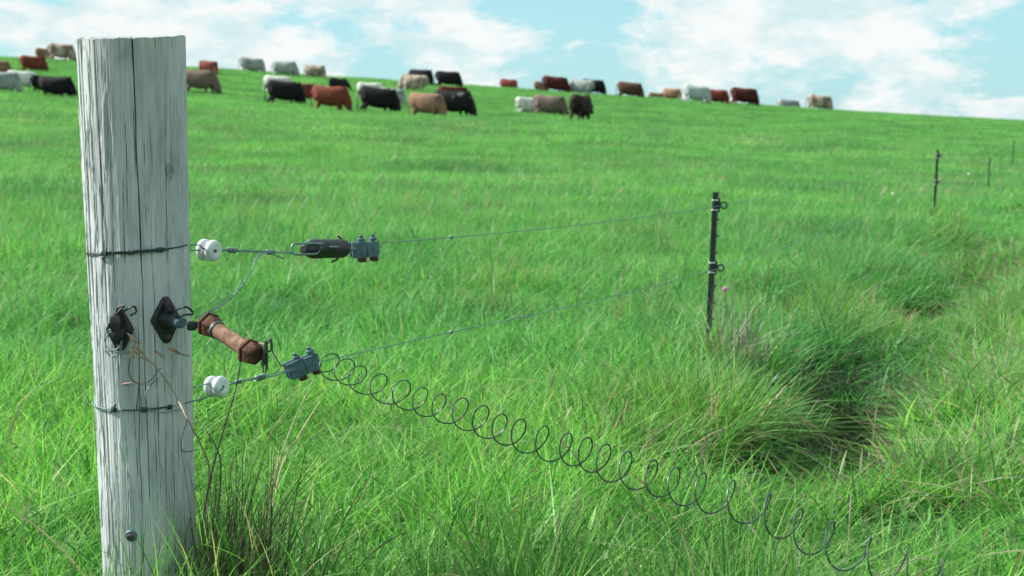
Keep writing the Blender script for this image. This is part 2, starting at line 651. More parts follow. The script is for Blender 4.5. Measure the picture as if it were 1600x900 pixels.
# ------------------------------------------------------------------ grass
def blade_patch(name, size, n, hmean, hvar, width, segs, seed, lean=(.25, .05), lean_var=.35, mat='grass', curl=.5, clump=0.0, seedheads=False):
    rng = np.random.default_rng(seed)
    x = rng.uniform(-size / 2, size / 2, n)
    y = rng.uniform(-size / 2, size / 2, n)
    if clump:
        k = max(3, int(n / 22))
        cx, cy = rng.uniform(-size / 2, size / 2, k), rng.uniform(-size / 2, size / 2, k)
        j = rng.integers(0, k, n)
        m = rng.random(n) < clump
        x = np.where(m, cx[j] + rng.normal(0, .022 + size * .012, n), x)
        y = np.where(m, cy[j] + rng.normal(0, .022 + size * .012, n), y)
    h = hmean * np.clip(1 + hvar * rng.normal(0, 1, n), .3, 1.55)
    lx = lean[0] + rng.normal(0, lean_var, n)
    ly = lean[1] + rng.normal(0, lean_var, n)
    az = rng.uniform(0, 2 * np.pi, n)
    wd = width * (.35 + .95 * rng.random(n) ** 1.3)
    if clump:
        fan = .34 / (.022 + size * .012)
        lx = lx + np.where(m, (x - cx[j]) * fan, 0)
        ly = ly + np.where(m, (y - cy[j]) * fan, 0)
        h = h * np.where(m, 1.0, .8)
    cu = curl * rng.uniform(.3, 1.6, n)
    r0, r2 = rng.random(n), rng.random(n)
    sx, sy = np.cos(az), np.sin(az)
    V, C = [], []
    for s in range(segs + 1):
        t = s / segs
        up = h * (t - .28 * cu * t * t * np.hypot(lx, ly))
        ox = x + h * (lx * (.35 * t + cu * t * t))
        oy = y + h * (ly * (.35 * t + cu * t * t))
        if seedheads:
            w = wd * np.where(t > .83, 2.6, 1.0) * (1 if t < .99 else .25)
        else:
            w = wd * (1 - t ** 1.6) + .0002
        V.append(np.stack([ox - sx * w / 2, oy - sy * w / 2, up], -1))
        V.append(np.stack([ox + sx * w / 2, oy + sy * w / 2, up], -1))
        c = np.stack([r0, np.full(n, t), r2, np.ones(n)], -1)
        C += [c, c]
    K = 2 * (segs + 1)
    V = np.stack(V, 1).reshape(-1, 3)
    C = np.stack(C, 1).reshape(-1, 4)
    base = (np.arange(n) * K)[:, None]
    F = np.concatenate([base + np.array([[2 * s, 2 * s + 1, 2 * s + 3, 2 * s + 2]]) for s in range(segs)], 0)
    me = bpy.data.meshes.new(name)
    me.from_pydata(V.tolist(), [], F.tolist())
    ca = me.color_attributes.new('tint', 'FLOAT_COLOR', 'POINT')
    ca.data.foreach_set('color', C.astype(np.float32).ravel())
    me.materials.append(M[mat])
    return bpy.data.objects.new(name, me)


def scatter_group(coll):
    ng = bpy.data.node_groups.new('scatter_' + coll.name, 'GeometryNodeTree')
    ng.interface.new_socket('Geometry', in_out='INPUT', socket_type='NodeSocketGeometry')
    ng.interface.new_socket('Geometry', in_out='OUTPUT', socket_type='NodeSocketGeometry')
    n, l = ng.nodes, ng.links
    gi, go = n.new('NodeGroupInput'), n.new('NodeGroupOutput')
    ci = n.new('GeometryNodeCollectionInfo')
    ci.inputs['Collection'].default_value = coll
    ci.inputs['Separate Children'].default_value = True
    ci.inputs['Reset Children'].default_value = True
    ip = n.new('GeometryNodeInstanceOnPoints')
    ip.inputs['Pick Instance'].default_value = True

    def attr(name, typ):
        a = nd(n, 'GeometryNodeInputNamedAttribute', data_type=typ)
        a.inputs['Name'].default_value = name
        return a.outputs['Attribute']
    e2r = n.new('FunctionNodeEulerToRotation')
    l.new(attr('rot', 'FLOAT_VECTOR'), e2r.inputs[0])
    l.new(gi.outputs[0], ip.inputs['Points'])
    l.new(ci.outputs[0], ip.inputs['Instance'])
    l.new(attr('idx', 'INT'), ip.inputs['Instance Index'])
    l.new(e2r.outputs[0], ip.inputs['Rotation'])
    l.new(attr('scl', 'FLOAT_VECTOR'), ip.inputs['Scale'])
    l.new(ip.outputs[0], go.inputs[0])
    return ng


def scatter(name, label, protos, pts, rots, scls, idxs):
    coll = bpy.data.collections.new(name + '_patches')
    for k, p in enumerate(protos):
        p.name = 'patch_%03d' % k
        coll.objects.link(p)
    me = bpy.data.meshes.new(name)
    me.from_pydata(np.asarray(pts).tolist(), [], [])
    a = me.attributes.new('rot', 'FLOAT_VECTOR', 'POINT')
    a.data.foreach_set('vector', np.asarray(rots, np.float32).ravel())
    a = me.attributes.new('scl', 'FLOAT_VECTOR', 'POINT')
    a.data.foreach_set('vector', np.asarray(scls, np.float32).ravel())
    a = me.attributes.new('idx', 'INT', 'POINT')
    a.data.foreach_set('value', np.asarray(idxs, np.int32))
    o = bpy.data.objects.new(name, me)
    COL.objects.link(o)
    md = o.modifiers.new('scatter', 'NODES')
    md.node_group = scatter_group(coll)
    return tag(o, label, kind='stuff')


def slope_euler(x, y, yaw):
    e = .5
    dzx = (ground_z(x + e, y) - ground_z(x - e, y)) / (2 * e)
    dzy = (ground_z(x, y + e) - ground_z(x, y - e)) / (2 * e)
    out = np.zeros((len(x), 3), np.float32)
    for i in range(len(x)):
        nrm = Vector((-dzx[i], -dzy[i], 1)).normalized()
        q = Vector((0, 0, 1)).rotation_difference(nrm) @ Quaternion((0, 0, 1), yaw[i])
        out[i] = q.to_euler()[:]
    return out


PX, PY = -0.739, 2.80                # foot of the wooden post


def jitter_grid(y0, y1, step, half=lambda y: .46 * y + 1.7):
    xs, ys = [], []
    y = y0
    while y < y1:
        w = half(y)
        n = int(2 * w / step) + 1
        xx = np.linspace(-w, w, n) + RNG.uniform(-.5, .5, n) * step
        yy = y + RNG.uniform(-.5, .5, n) * step
        xs.append(xx)
        ys.append(yy)
        y += step
    return np.concatenate(xs), np.concatenate(ys)


def make_grass():
    protos = []
    LOD = [  # y0, y1, step, patch size, blades, height, width, segs, variants
        (1.3, 5.6, .20, .30, 270, .165, .0080, 5, 14),
        (5.4, 15.5, .42, .62, 620, .165, .0115, 4, 10),
        (15.0, 42.0, 1.05, 1.6, 1700, .165, .019, 3, 6),
        (41.0, 133.0, 2.3, 3.4, 2400, .20, .036, 2, 5),
    ]
    P_, R_, S_, I_ = [], [], [], []
    for li, (y0, y1, step, size, nb, h, w, segs, nv) in enumerate(LOD):
        i0 = len(protos)
        for k in range(nv):
            protos.append(blade_patch('p', size, nb, h, .27, w, segs, 100 * li + k, lean=(.15, .0), lean_var=.56 if li < 2 else .5, curl=.85, clump=.6, mat='grass' if li < 1 else 'pasture'))
        x, y = jitter_grid(y0, y1, step)
        z = ground_z(x, y)
        off = x - ditch_x(y)
        clumpy = fbm(x * (1.6 if li < 2 else .5), y * (1.6 if li < 2 else .5), 31)
        hs = .45 + 1.05 * clumpy + .25 * (fbm(x * .15, y * .15, 41) - .5)
        infur = (np.abs(off) < .36) & (hollow(y) > .10)
        hs = np.where(infur, hs * .45, hs)
        strip = np.clip(1 - np.abs(off - .15) / 1.1, 0, 1) * np.clip((y - 3.4), 0, 1) * (y < 42)
        hs = hs * (1 - .28 * strip)
        hs = hs * np.where(off > .15, .74, 1.0)
        front = (np.abs(x - PX * y / PY) < .17) & (y < PY - .02)
        hs = np.where(front, hs * np.clip(.5 + .25 * (2.8 - y), .45, .8), hs)
        keep = ~(((x - PX) ** 2 + (y - PY) ** 2) < .02)
        keep &= ~(infur & (RNG.random(len(x)) < np.where(y < 10, .93, .6)))
        x, y, z, hs = x[keep], y[keep], z[keep], hs[keep]
        yaw = RNG.uniform(-1.3, 1.3, len(x))
        P_.append(np.stack([x, y, z - .01], -1))
        R_.append(slope_euler(x, y, yaw))
        sc = RNG.uniform(.9, 1.15, len(x))
        S_.append(np.stack([sc, sc, sc * hs], -1))
        I_.append(RNG.integers(i0, i0 + nv, len(x)))
    scatter('grass', 'bright green meadow grass bending in the wind', protos, np.concatenate(P_), np.concatenate(R_), np.concatenate(S_), np.concatenate(I_))

    # rank uncut grass in the strip under the fence and along the ditch
    protos, P_, R_, S_, I_ = [], [], [], [], []
    for k in range(6):
        protos.append(blade_patch('t', .16, 120, .22, .28, .0066, 6, 700 + k, lean=(.08, .0), lean_var=.40, mat='tallgrass', curl=.8, clump=.9))
    for k in range(4):
        protos.append(blade_patch('t', .5, 420, .22, .28, .010, 4, 740 + k, lean=(.10, .0), lean_var=.42, mat='tallgrass', curl=.9, clump=.9))
    for (y0, y1, n, i0, nv) in ((3.7, 9.5, 300, 0, 6), (9.0, 60, 520, 6, 4)):
        u = RNG.random(n)
        y = y0 + (y1 - y0) * u ** (1.0 if y1 < 10 else 1.5)
        side = RNG.random(n)
        spread = np.where(side < .5, RNG.normal(.28, .14, n), np.where(side < .8, RNG.normal(1.32, .18, n), RNG.normal(2.1, .6, n))) + (0 if y1 < 10 else .45)
        x = fence_x(y) + spread * (1 if y1 < 10 else 1.35)
        dens = fbm(x * .9, y * .9, 77)
        keep = (dens > .40) & ((y < 10) | (side > .5)) & ~((np.abs(x - ditch_x(y)) < .24) & (hollow(y) > .1))
        x, y, dens, side = x[keep], y[keep], dens[keep], side[keep]
        z = ground_z(x, y)
        P_.append(np.stack([x, y, z - .01], -1))
        R_.append(slope_euler(x, y, RNG.uniform(-1.2, 1.2, len(x))))
        sc = RNG.uniform(.85, 1.2, len(x))
        S_.append(np.stack([sc, sc, sc * (.45 + .9 * dens) * np.where(side < .5, 1.0, .72)], -1))
        I_.append(RNG.integers(i0, i0 + nv, len(x)))
    # tussocks crowding the foot of the near steel post
    x, y = np.array([.80, .92, .70, .86, 4.16, 4.3]), np.array([5.86, 5.92, 5.98, 5.75, 14.2, 14.35])
    P_.append(np.stack([x, y, ground_z(x, y) - .01], -1))
    R_.append(slope_euler(x, y, np.array([.3, 1.0, -.6, 2.0, .4, 1.4])))
    S_.append(np.array([[1., 1., 1.25], [1., 1., 1.0], [1., 1., 1.1], [1.1, 1.1, 1.05], [.9, .9, 1.2], [.9, .9, 1.1]]))
    I_.append(np.array([0, 1, 2, 3, 6, 7]))
    # taller uncut grass the coiled spring trails through
    x = np.concatenate([RNG.uniform(.22, .50, 13), RNG.uniform(.58, .86, 9), RNG.uniform(-.1, .25, 5)])
    y = np.concatenate([RNG.uniform(2.28, 2.62, 13), RNG.uniform(2.02, 2.3, 9), RNG.uniform(2.5, 2.8, 5)])
    P_.append(np.stack([x, y, ground_z(x, y) - .01], -1))
    R_.append(slope_euler(x, y, RNG.uniform(-1.2, 1.2, len(x))))
    S_.append(np.stack([np.full(len(x), 1.0), np.full(len(x), 1.0), RNG.uniform(.95, 1.4, len(x))], -1))
    I_.append(RNG.integers(0, 6, len(x)))
    # tussocks here and there over the field
    n = 1100
    y = 7 + 95 * RNG.random(n) ** 1.3
    x = RNG.uniform(-1, 1, n) * (.45 * y + 1)
    z = ground_z(x, y)
    P_.append(np.stack([x, y, z - .01], -1))
    R_.append(slope_euler(x, y, RNG.uniform(-1.2, 1.2, n)))
    sc = RNG.uniform(.5, 1.0, n)
    S_.append(np.stack([sc, sc, sc * RNG.uniform(.7, 1.1, n)], -1))
    I_.append(RNG.integers(6, 10, n))
    scatter('rank_grass', 'taller dark tufted grass along the ditch and fence line', protos, np.concatenate(P_), np.concatenate(R_), np.concatenate(S_), np.concatenate(I_))

    # flowering stalks with pinkish seed heads
    protos = [blade_patch('s', .5, 11, .42, .18, .0014, 10, 800 + k, lean=(.26, .0), lean_var=.22, mat='seed', curl=.5, seedheads=True) for k in range(5)]
    protos += [blade_patch('s', 2.0, 60, .27, .2, .0045, 6, 840 + k, lean=(.26, .0), lean_var=.22, mat='seed', curl=.5, seedheads=True) for k in range(3)]
    protos += [blade_patch('s', .3, 14, .17, .3, .0034, 6, 870 + k, lean=(.1, .0), lean_var=.7, mat='seed', curl=.7, seedheads=True) for k in range(3)]
    xa, ya = jitter_grid(2.2, 14, .62)
    xb, yb = jitter_grid(14, 60, 2.0)
    x, y = np.concatenate([xa, xb]), np.concatenate([ya, yb])
    ii = np.concatenate([RNG.integers(0, 5, len(xa)), RNG.integers(5, 8, len(xb))])
    keep = (fbm(x * .35, y * .2, 55) > .47) & (x < fence_x(y) + .3) & ((x - PX) ** 2 + (y - PY) ** 2 > .08)
    x, y, ii = x[keep], y[keep], ii[keep]
    n = 260
    yr = RNG.uniform(2.2, 11, n)
    xr = ditch_x(yr) + RNG.normal(.5, .8, n)
    x, y, ii = np.concatenate([x, xr]), np.concatenate([y, yr]), np.concatenate([ii, RNG.integers(8, 11, n)])
    sc = RNG.uniform(.8, 1.15, len(x))
    scatter('seed_stalks', 'thin flowering grass stalks with pinkish seed heads', protos, np.stack([x, y, ground_z(x, y)], -1),
            slope_euler(x, y, RNG.uniform(-.6, .6, len(x))), np.stack([sc, sc, sc], -1), ii)


make_grass()


# ------------------------------------------------------------------ the big wooden post
def make_post():
    NA, NZ = 620, 300
    th = np.linspace(0, 2 * np.pi, NA, endpoint=False)
    zz = np.linspace(-.35, 1.222, NZ)
    T, Z = np.meshgrid(th, zz)
    t = np.clip(Z / 1.222, 0, 1)
    R = .0895 + (.103 - .0895) * np.clip(t, 0, 1) ** 1.1
    R = R + .004 * np.exp(-((Z - .80) / .25) ** 2) * 0
    c, s = np.cos(T), np.sin(T)
    # undulation, vertical fibres, splits
    R = R * (1 + .018 * (fbm(c * 1.2 + 5, s * 1.2 + Z * .9, 3) - .5) * 2)
    fib = fbm(T * 13 + .6 * np.sin(Z * 4 + T * 3), Z * 2.2, 13, 4) - .5
    fib2 = fbm(T * 46 + .5 * np.sin(Z * 6 + T * 5), Z * 5.5, 17, 4) - .5
    lit = np.clip(1.2 - np.abs((T - rad(205) + np.pi) % (2 * np.pi) - np.pi) / rad(55), 0, 1)   # more weathered on the windward side
    R = R + .0012 * fib + .0010 * fib2 + lit * (.0007 * fib + .0008 * fib2)
    groove = np.zeros_like(R)

    def split(ang, z0, z1, wid, depth, seed, wob=.05, topopen=False):
        nonlocal R, groove
        zc = np.clip((Z - z0) / max(1e-3, z1 - z0), 0, 1)
        path = rad(ang) + wob * (fbm(Z * 5, Z * 0 + seed, seed, 3) - .5) * 2
        d = ((T - path + np.pi) % (2 * np.pi) - np.pi)
        fade = np.clip(zc * 8, 0, 1) * (1 if topopen else np.clip((1 - zc) * 8, 0, 1))
        w = rad(wid) * (.5 + .8 * fbm(Z * 9, Z * 0, seed + 3, 2)) * (zc ** .6 * 1.1 + .45 if topopen else 1)
        g = np.exp(-(d / w) ** 2) * fade
        R = R - depth * g
        groove = np.maximum(groove, g)
    # angle 270 faces the camera; image x follows cos(angle)
    split(286, .75, 1.23, .32, .012, 1, .03, True)
    split(288, .25, .95, .30, .006, 2, .05)
    split(279, .05, .70, .28, .005, 3, .07)
    split(256, .55, .85, .25, .003, 4, .05)
    split(243, .62, 1.23, .5, .004, 5, .05, True)
    split(219, .55, 1.23, .7, .006, 6, .06, True)
    split(209, .3, 1.23, .7, .005, 7, .08, True)
    split(229, .10, .8, .35, .003, 8, .08)
    split(300, .3, .9, .25, .003, 9, .05)
    split(318, .05, 1.1, .25, .003, 10, .06)
    split(262, .10, .5, .22, .002, 12, .05)
    split(247, .05, .5, .22, .002, 14, .06)
    split(307, -.1, .45, .25, .003, 15, .05)
    split(190, .0, 1.2, .7, .005, 16, .08, True)
    for q in range(70):      # short hairline checks
        a_ = 180 + 180 * RNG.random()
        z_ = 1.2 * RNG.random()
        split(a_, z_, z_ + RNG.uniform(.05, .32), RNG.uniform(.14, .28), RNG.uniform(.001, .003), 100 + q, .03)
    for q in range(26):      # rougher, deeper checks on the weathered side
        a_ = 182 + 58 * RNG.random()
        z_ = 1.15 * RNG.random()
        split(a_, z_, z_ + RNG.uniform(.08, .35), RNG.uniform(.25, .5), RNG.uniform(.002, .004), 200 + q, .05)
    # peeled flakes: raised islands with sharp edges on the weathered side
    fl = fbm(T * 7 + 1.3 * fbm(Z * 6, T * 3, 91), Z * 7, 61, 4)
    flake = np.clip((fl - .52) * 14, 0, 1)
    R = R + .0022 * flake * np.clip(lit * 1.6, 0, 1)
    edge = np.exp(-((fl - .535) / .010) ** 2) * np.clip(lit * 1.5, 0, 1)
    groove = np.maximum(groove, .5 * edge)
    groove = np.maximum(groove, np.clip(-(fib2 + .20) * 2.6, 0, .38))
    # knot
    for (ka, kz, kr) in ((322, .962, .011),):
        dd = np.hypot(((T - rad(ka) + np.pi) % (2 * np.pi) - np.pi) * .1, (Z - kz) * .7) + .0035 * (fbm(T * 22, Z * 60, 71) - .5)
        R = R + .003 * np.exp(-(dd / kr) ** 2) - .003 * np.exp(-(dd / (kr * .35)) ** 2)
        groove = np.maximum(groove, .45 * np.exp(-((dd - kr * .8) / (kr * .2)) ** 2) + .5 * np.exp(-(dd / (kr * .45)) ** 2))
    X, Y = R * np.cos(T) + .007 * (1 - t), R * np.sin(T)
    # sawn top a little out of true, its rim worn
    top = np.clip((Z - 1.20) / .022, 0, 1)
    ztop = 1.219 + .0030 * np.cos(T) + .0078 * np.sin(T) + .003 * (fbm(T * 5, T * 0, 33) - .5) + .0015 * (fbm(T * 24, T * 0, 34) - .5) - .006 * groove
    Zp = np.where(Z > 1.2, 1.2 + (ztop - 1.2) * top, Z)
    verts = np.stack([X, Y, Zp], -1).reshape(-1, 3)
    i = np.arange((NZ - 1) * NA).reshape(NZ - 1, NA)
    ii = i.ravel()
    jj = np.roll(i, -1, 1).ravel()
    faces = np.stack([ii, jj, jj + NA, ii + NA], -1).tolist()
    V = verts.tolist()
    G = groove.reshape(-1).tolist()
    last = (NZ - 1) * NA
    prev = list(range(last, last + NA))
    for f in (.93, .75, .5, .25):
        base = len(V)
        for k in range(NA):
            x, y, z = verts[last + k]
            V.append((x * f, y * f, 1.2195 + (z - 1.2195) * f + .001 + .003 * (vnoise(x * f * 160, y * f * 160, 8) - .5)))
            G.append(.25 + G[last + k] * .6 * (f > .3))
        cur = list(range(base, base + NA))
        for k in range(NA):
            k2 = (k + 1) % NA
            faces.append((prev[k], prev[k2], cur[k2], cur[k]))
        prev = cur
    V.append((0, 0, 1.2205))
    G.append(.4)
    for k in range(NA):
        faces.append((prev[k], prev[(k + 1) % NA], len(V) - 1))
    me = bpy.data.meshes.new('wooden_post')
    me.from_pydata(V, [], faces)
    at = me.attributes.new('groove', 'FLOAT', 'POINT')
    at.data.foreach_set('value', np.array(G, np.float32))
    me.materials.append(M['wood'])
    me.shade_smooth()
    me.set_sharp_from_angle(angle=rad(50))
    o = bpy.data.objects.new('wooden_post', me)
    COL.objects.link(o)
    o.location = (PX, PY, 0)
    tag(o, 'thick weathered grey wooden strainer post with vertical cracks', 'post')
    return o


post = make_post()
PR = .098


def on_post(px, py, out=.0):
    """point on the front of the post at a photo pixel"""
    for D in np.linspace(2.95, 2.5, 400):
        p = P(px, py, D)
        if math.hypot(p.x - PX, p.y - PY) >= 0 and p.y < PY and math.hypot(p.x - PX, p.y - PY) > (.0895 + .0135 * max(0, p.z) / 1.22) + out:
            return p
    return P(px, py, 2.7)


def post_r(z):
    return .0895 + .0135 * max(0, min(1, z / 1.222)) ** 1.1


def post_ring(z0, slope, a0, a1, n=40, out=.002):
    """points round the post from angle a0 to a1 (degrees; 270 faces the camera)"""
    pts = []
    for k in range(n + 1):
        a = rad(a0 + (a1 - a0) * k / n)
        z = z0 + slope * (a - rad(270))
        r = post_r(z) + out
        pts.append(Vector((PX + r * math.cos(a), PY + r * math.sin(a), z)))
    return pts


# bolt with washer low on the post
bp_ = on_post(205, 837, .0)
nrm = Vector((bp_.x - PX, bp_.y - PY, 0)).normalized()
bolt = thing('bolt', 'rusty bolt with a round washer low on the wooden post', 'bolt', bp_)
MB().lathe(bp_ - nrm * .004, nrm, [(0, .011), (.006, .0115), (.008, .010), (.0085, .006)], 24).build('washer', M['zinc'], bolt)
MB().lathe(bp_ + nrm * .003, nrm, [(0, .006), (.009, .006), (.011, .0045)], 6).build('bolt_head', M['rust'], bolt)


# ------------------------------------------------------------------ wires on the fence line
UA, UB = Vector((PX, PY, 0)), Vector((.85, 6.06, 0))


def line_D(px):
    """view depth of the fence line at a photo column"""
    k = (px - 800) / F_PX
    lo, hi = -.2, 1.2
    for _ in range(60):
        t = (lo + hi) / 2
        p = UA + (UB - UA) * t
        D = (p - Vector((0, 0, .4))).dot(Vector((0, CF.y, 0)))
        if p.x / (p.y * CF.y + .05) < k:
            lo = t
        else:
            hi = t
    return p.y * CF.y + .05


def W(px, py, dd=0):
    return P(px, py, line_D(px) + dd)


def twisted(mb, a, b, r=.0013, turns=8, amp=.0018):
    a, b = Vector(a), Vector(b)
    ax = (b - a).normalized()
    u = ax.orthogonal().normalized()
    w = ax.cross(u)
    for ph in (0, math.pi):
        pts = []
        n = turns * 8
        for k in range(n + 1):
            t = k / n
            an = ph + 2 * math.pi * turns * t
            pts.append(a.lerp(b, t) + (u * math.cos(an) + w * math.sin(an)) * amp)
        mb.tube(pts, r, 5)


def knot(mb, p, axis, r=.0045, length=.016, turns=4, wr=.0014):
    axis = Vector(axis).normalized()
    u = axis.orthogonal().normalized()
    w = axis.cross(u)
    pts = []
    n = turns * 10
    for k in range(n + 1):
        t = k / n
        an = 2 * math.pi * turns * t
        pts.append(Vector(p) + axis * (length * (t - .5)) + (u * math.cos(an) + w * math.sin(an)) * r * .75)
    mb.tube(pts, wr, 6)


def insulator(c, axis, label):
    """bobbin insulator: two thick rounded discs on a waist"""
    axis = Vector(axis).normalized()
    o = thing('insulator', label, 'insulator', c, 'white porcelain bobbin insulators on the wooden post')
    h_ = [(0, .0125), (.0022, .0128), (.0030, .0150), (.0042, .0190), (.0062, .0218), (.0095, .0230), (.0135, .0230), (.0170, .0216), (.0195, .0188), (.0205, .0150), (.0200, .0105), (.0192, .0075), (.0185, .004)]
    prof = [(-a, b) for a, b in reversed(h_)] + h_[1:]
    mb = MB()
    mb.lathe(c, axis, prof, 40)
    mb.build('bobbin', M['porcelain'], o)
    MB().lathe(Vector(c) + axis * .0165, axis, [(0, .0036), (.0025, .0040), (.0028, .003)], 16).build('bore', M['galv'], o)
    return o


cu_ = W(326, 391)
ins_axis = (W(345, 391) - W(300, 391)).normalized()
ins_axis = Vector((.88, -.46, -.06)).normalized()
insulator(cu_, ins_axis, 'white porcelain insulator on the upper wire beside the wooden post')
cl_ = W(338, 604)
insulator(cl_, (Vector((.87, -.48, .08))).normalized(), 'white porcelain insulator on the lower wire beside the wooden post')

# upper tie wire round the post
t_up = thing('tie_wire', 'thick dark wire tied round the post above the black insulators', 'wire', post_ring(.797, 0, 270, 271)[0], 'wires tied round the wooden post')
zl = P(147, 395, 2.79).z
zr = P(297, 383, 2.79).z
sl = (zr - zl) / rad(165)
mb = MB()
ring = post_ring((zl + zr) / 2, sl, 182, 352, 44)
end = cu_ + ins_axis * .022 + Vector((0, -.001, .001))
mb.tube(ring + spline([ring[-1], W(312, 383, -.02), cu_ + Vector((-.006, -.026, .006)), end], 5)[1:], .0017, 8)
mb.build('wire', M['darkwire'], t_up)
mb = MB()
back = post_ring((zl + zr) / 2 - .006, 0, 8, -178 + 0, 30)
mb.tube(spline([cu_ - ins_axis * .002, W(305, 391), post_ring(zr - .012, 0, 10, 11)[0]], 4) + post_ring(zr - .01, -sl, 20, 178, 30), .0017, 8)
mb.build('wire', M['galv'], t_up)
mb = MB()
zm = (zl + zr) / 2
seg = post_ring(zm + .002, sl, 251, 314, 40, .005)
mb.tube(seg, .0017, 6)
seg2 = post_ring(zm - .0015, sl, 236, 318, 50, .0055)
mb.tube(seg2, .0014, 6)
for aa in (247, 277, 309):
    p = post_ring(zm, sl, aa, aa + 1)[0]
    q = post_ring(zm, sl, aa + 3, aa + 4)[0]
    knot(mb, p, q - p, .0055, .012, 3, .0014)
p = post_ring(zm, sl, 247, 248)[0]
mb.tube([p + Vector((-.004, -.004, -.012)), p + Vector((.003, -.008, .0)), p + Vector((.006, -.006, .012))], .002, 6)
mb.build('twist', M['darkwire'], t_up)

# lower tie wire
t_lo = thing('tie_wire', 'grey wire tied round the lower half of the wooden post', 'wire', post_ring(.5, 0, 270, 271)[0], 'wires tied round the wooden post')
zl = P(157, 630, 2.82).z
zr = P(299, 629, 2.82).z
sl = (zr - zl) / rad(165)
mb = MB()
ring = post_ring((zl + zr) / 2, sl, 182, 338, 44)
mb.tube(ring + spline([ring[-1], P(312, 624, 2.83), P(335, 616, 2.86), cl_ + Vector((.0, -.030, -.012)), cl_ + Vector((.020, -.022, .0))], 5)[1:], .0016, 8)
mb.build('wire', M['galv'], t_lo)
mb = MB()
zm = (zl + zr) / 2
mb.tube(post_ring(zm + .001, sl, 262, 318, 40, .004), .0017, 6)
for aa in (251, 286, 316):
    p = post_ring(zm, sl, aa, aa + 1)[0]
    q = post_ring(zm, sl, aa + 3, aa + 4)[0]
    knot(mb, p, q - p, .0055, .01, 3, .0014)
p = post_ring(zm, sl, 251, 252)[0]
mb.tube([p + Vector((-.006, -.005, -.004)), p + Vector((0, -.008, .002)), p + Vector((.006, -.01, .011)), p + Vector((.004, -.012, .014))], .0022, 6)
mb.build('twist', M['darkwire'], t_lo)
mb = MB()
mb.tube(spline([post_ring(zr + .03, 0, 60, 61)[0], P(300, 605, 2.9), cl_ + Vector((-.014, -.02, .01)), cl_ + Vector((0, -.02, .006))], 6), .0017, 6)
mb.build('wire', M['galv'], t_lo)


# upper connecting wire: insulator -> tension spring
wa = cu_ + ins_axis * .02
wb = W(456, 395)
lead = thing('link_wire', 'twisted grey wire between upper insulator and black tension spring', 'wire', wa)
mb = MB()
w1, w2, w3 = W(345, 391), W(362, 391), W(425, 394)
mb.tube([cu_ + Vector((-.002, .011, 0)), cu_ + ins_axis * .012 + Vector((.0, .012, 0)), w1], .0015, 6)
twisted(mb, w1, w3, .0014, 9, .0018)
mb.tube([w3, wb], .0022, 6)
mb.build('wire', M['galv'], lead)
mb = MB()
knot(mb, w2, w3 - w2, .0062, .03, 5, .0018)
mb.build('knot', M['galv'], lead)
mb = MB()
knot(mb, W(422, 394), w3 - w2, .0062, .026, 4, .0018)
mb.tube(spline([W(420, 393), W(430, 399, -.01), W(443, 404, -.012)], 5), .0017, 6)
mb.build('knot', M['galv'], lead)

# tension spring with draw bars
sa, sb = W(474, 389), W(537, 388)
ax = (sb - sa).normalized()
vup = (CU - ax * CU.dot(ax)).normalized()
vout = ax.cross(vup)
if vout.dot(CF) > 0:
    vout = -vout
spr = thing('tension_spring', 'black compression spring with metal draw loop on the upper wire', 'tension spring', sa)
L = (sb - sa).length
RS = .0195
mb = MB()
N = 1500
turns = 24
pts = []
for k in range(N + 1):
    t = k / N
    an = 2 * math.pi * turns * t
    rr = RS * (1 - .28 * max(0, (t - .93) / .07) ** 2 - .12 * max(0, (.05 - t) / .05))
    pts.append(sa + ax * (.03 + (L - .03) * t) + (vup * math.cos(an) + vout * math.sin(an)) * rr)
mb.tube(pts[::3], .0042, 8)
mb.build('coil', M['blackspring'], spr)
mb = MB()
mb.lathe(sa + ax * .0, ax, [(0, .008), (.004, .013), (.012, .0165), (.03, .019), (.036, .019)], 28)
mb.build('end_cap', M['blackspring'], spr)
mb = MB()
mb.lathe(sa + ax * (L - .006), ax, [(0, .019), (.006, .0185), (.012, .014), (.016, .008)], 28)
mb.build('end_cap', M['blackspring'], spr)
mb = MB()
for s in (1, -1):
    loop = []
loop = [sa + ax * .055 + vup * .0115 + vout * .0185, sa + ax * .0 + vup * .0125 + vout * .0165, sa - ax * .036 + vup * .0125 + vout * .006, sa - ax * .044 + vup * .0085,
        sa - ax * .046, sa - ax * .044 - vup * .0085, sa - ax * .036 - vup * .0125 + vout * .006, sa + ax * .0 - vup * .0125 + vout * .0165, sa + ax * .03 - vup * .0115 + vout * .0185]
mb.tube(spline(loop, 5), .0026, 8)
mb.tube([sa + ax * .07 + vout * .0255 + vup * .004, sa + ax * .11 + vout * .026 + vup * .0035], .0024, 8)
mb.build('draw_loop', M['galv'], spr)
mb = MB()
eb = sa + ax * (L - .004)
mb.tube(spline([eb - ax * .004 + vup * .014, eb - ax * .008 + vup * .024, eb - ax * .026 + vup * .032], 4), .0026, 6)
mb.build('hook', M['blackspring'], spr)
mb = MB()
mb.tube(spline([eb - ax * .02 - vup * .018, eb - ax * .026 - vup * .026, eb - ax * .05 - vup * .033], 4), .0026, 6)
mb.build('hook', M['blackspring'], spr)
mb = MB()
mb.tube([sa + ax * .028 + vout * .02 - vup * .012, sa + ax * .045 + vout * .022 + vup * .004], .0016, 6)
mb.build('pin', M['galv'], spr)


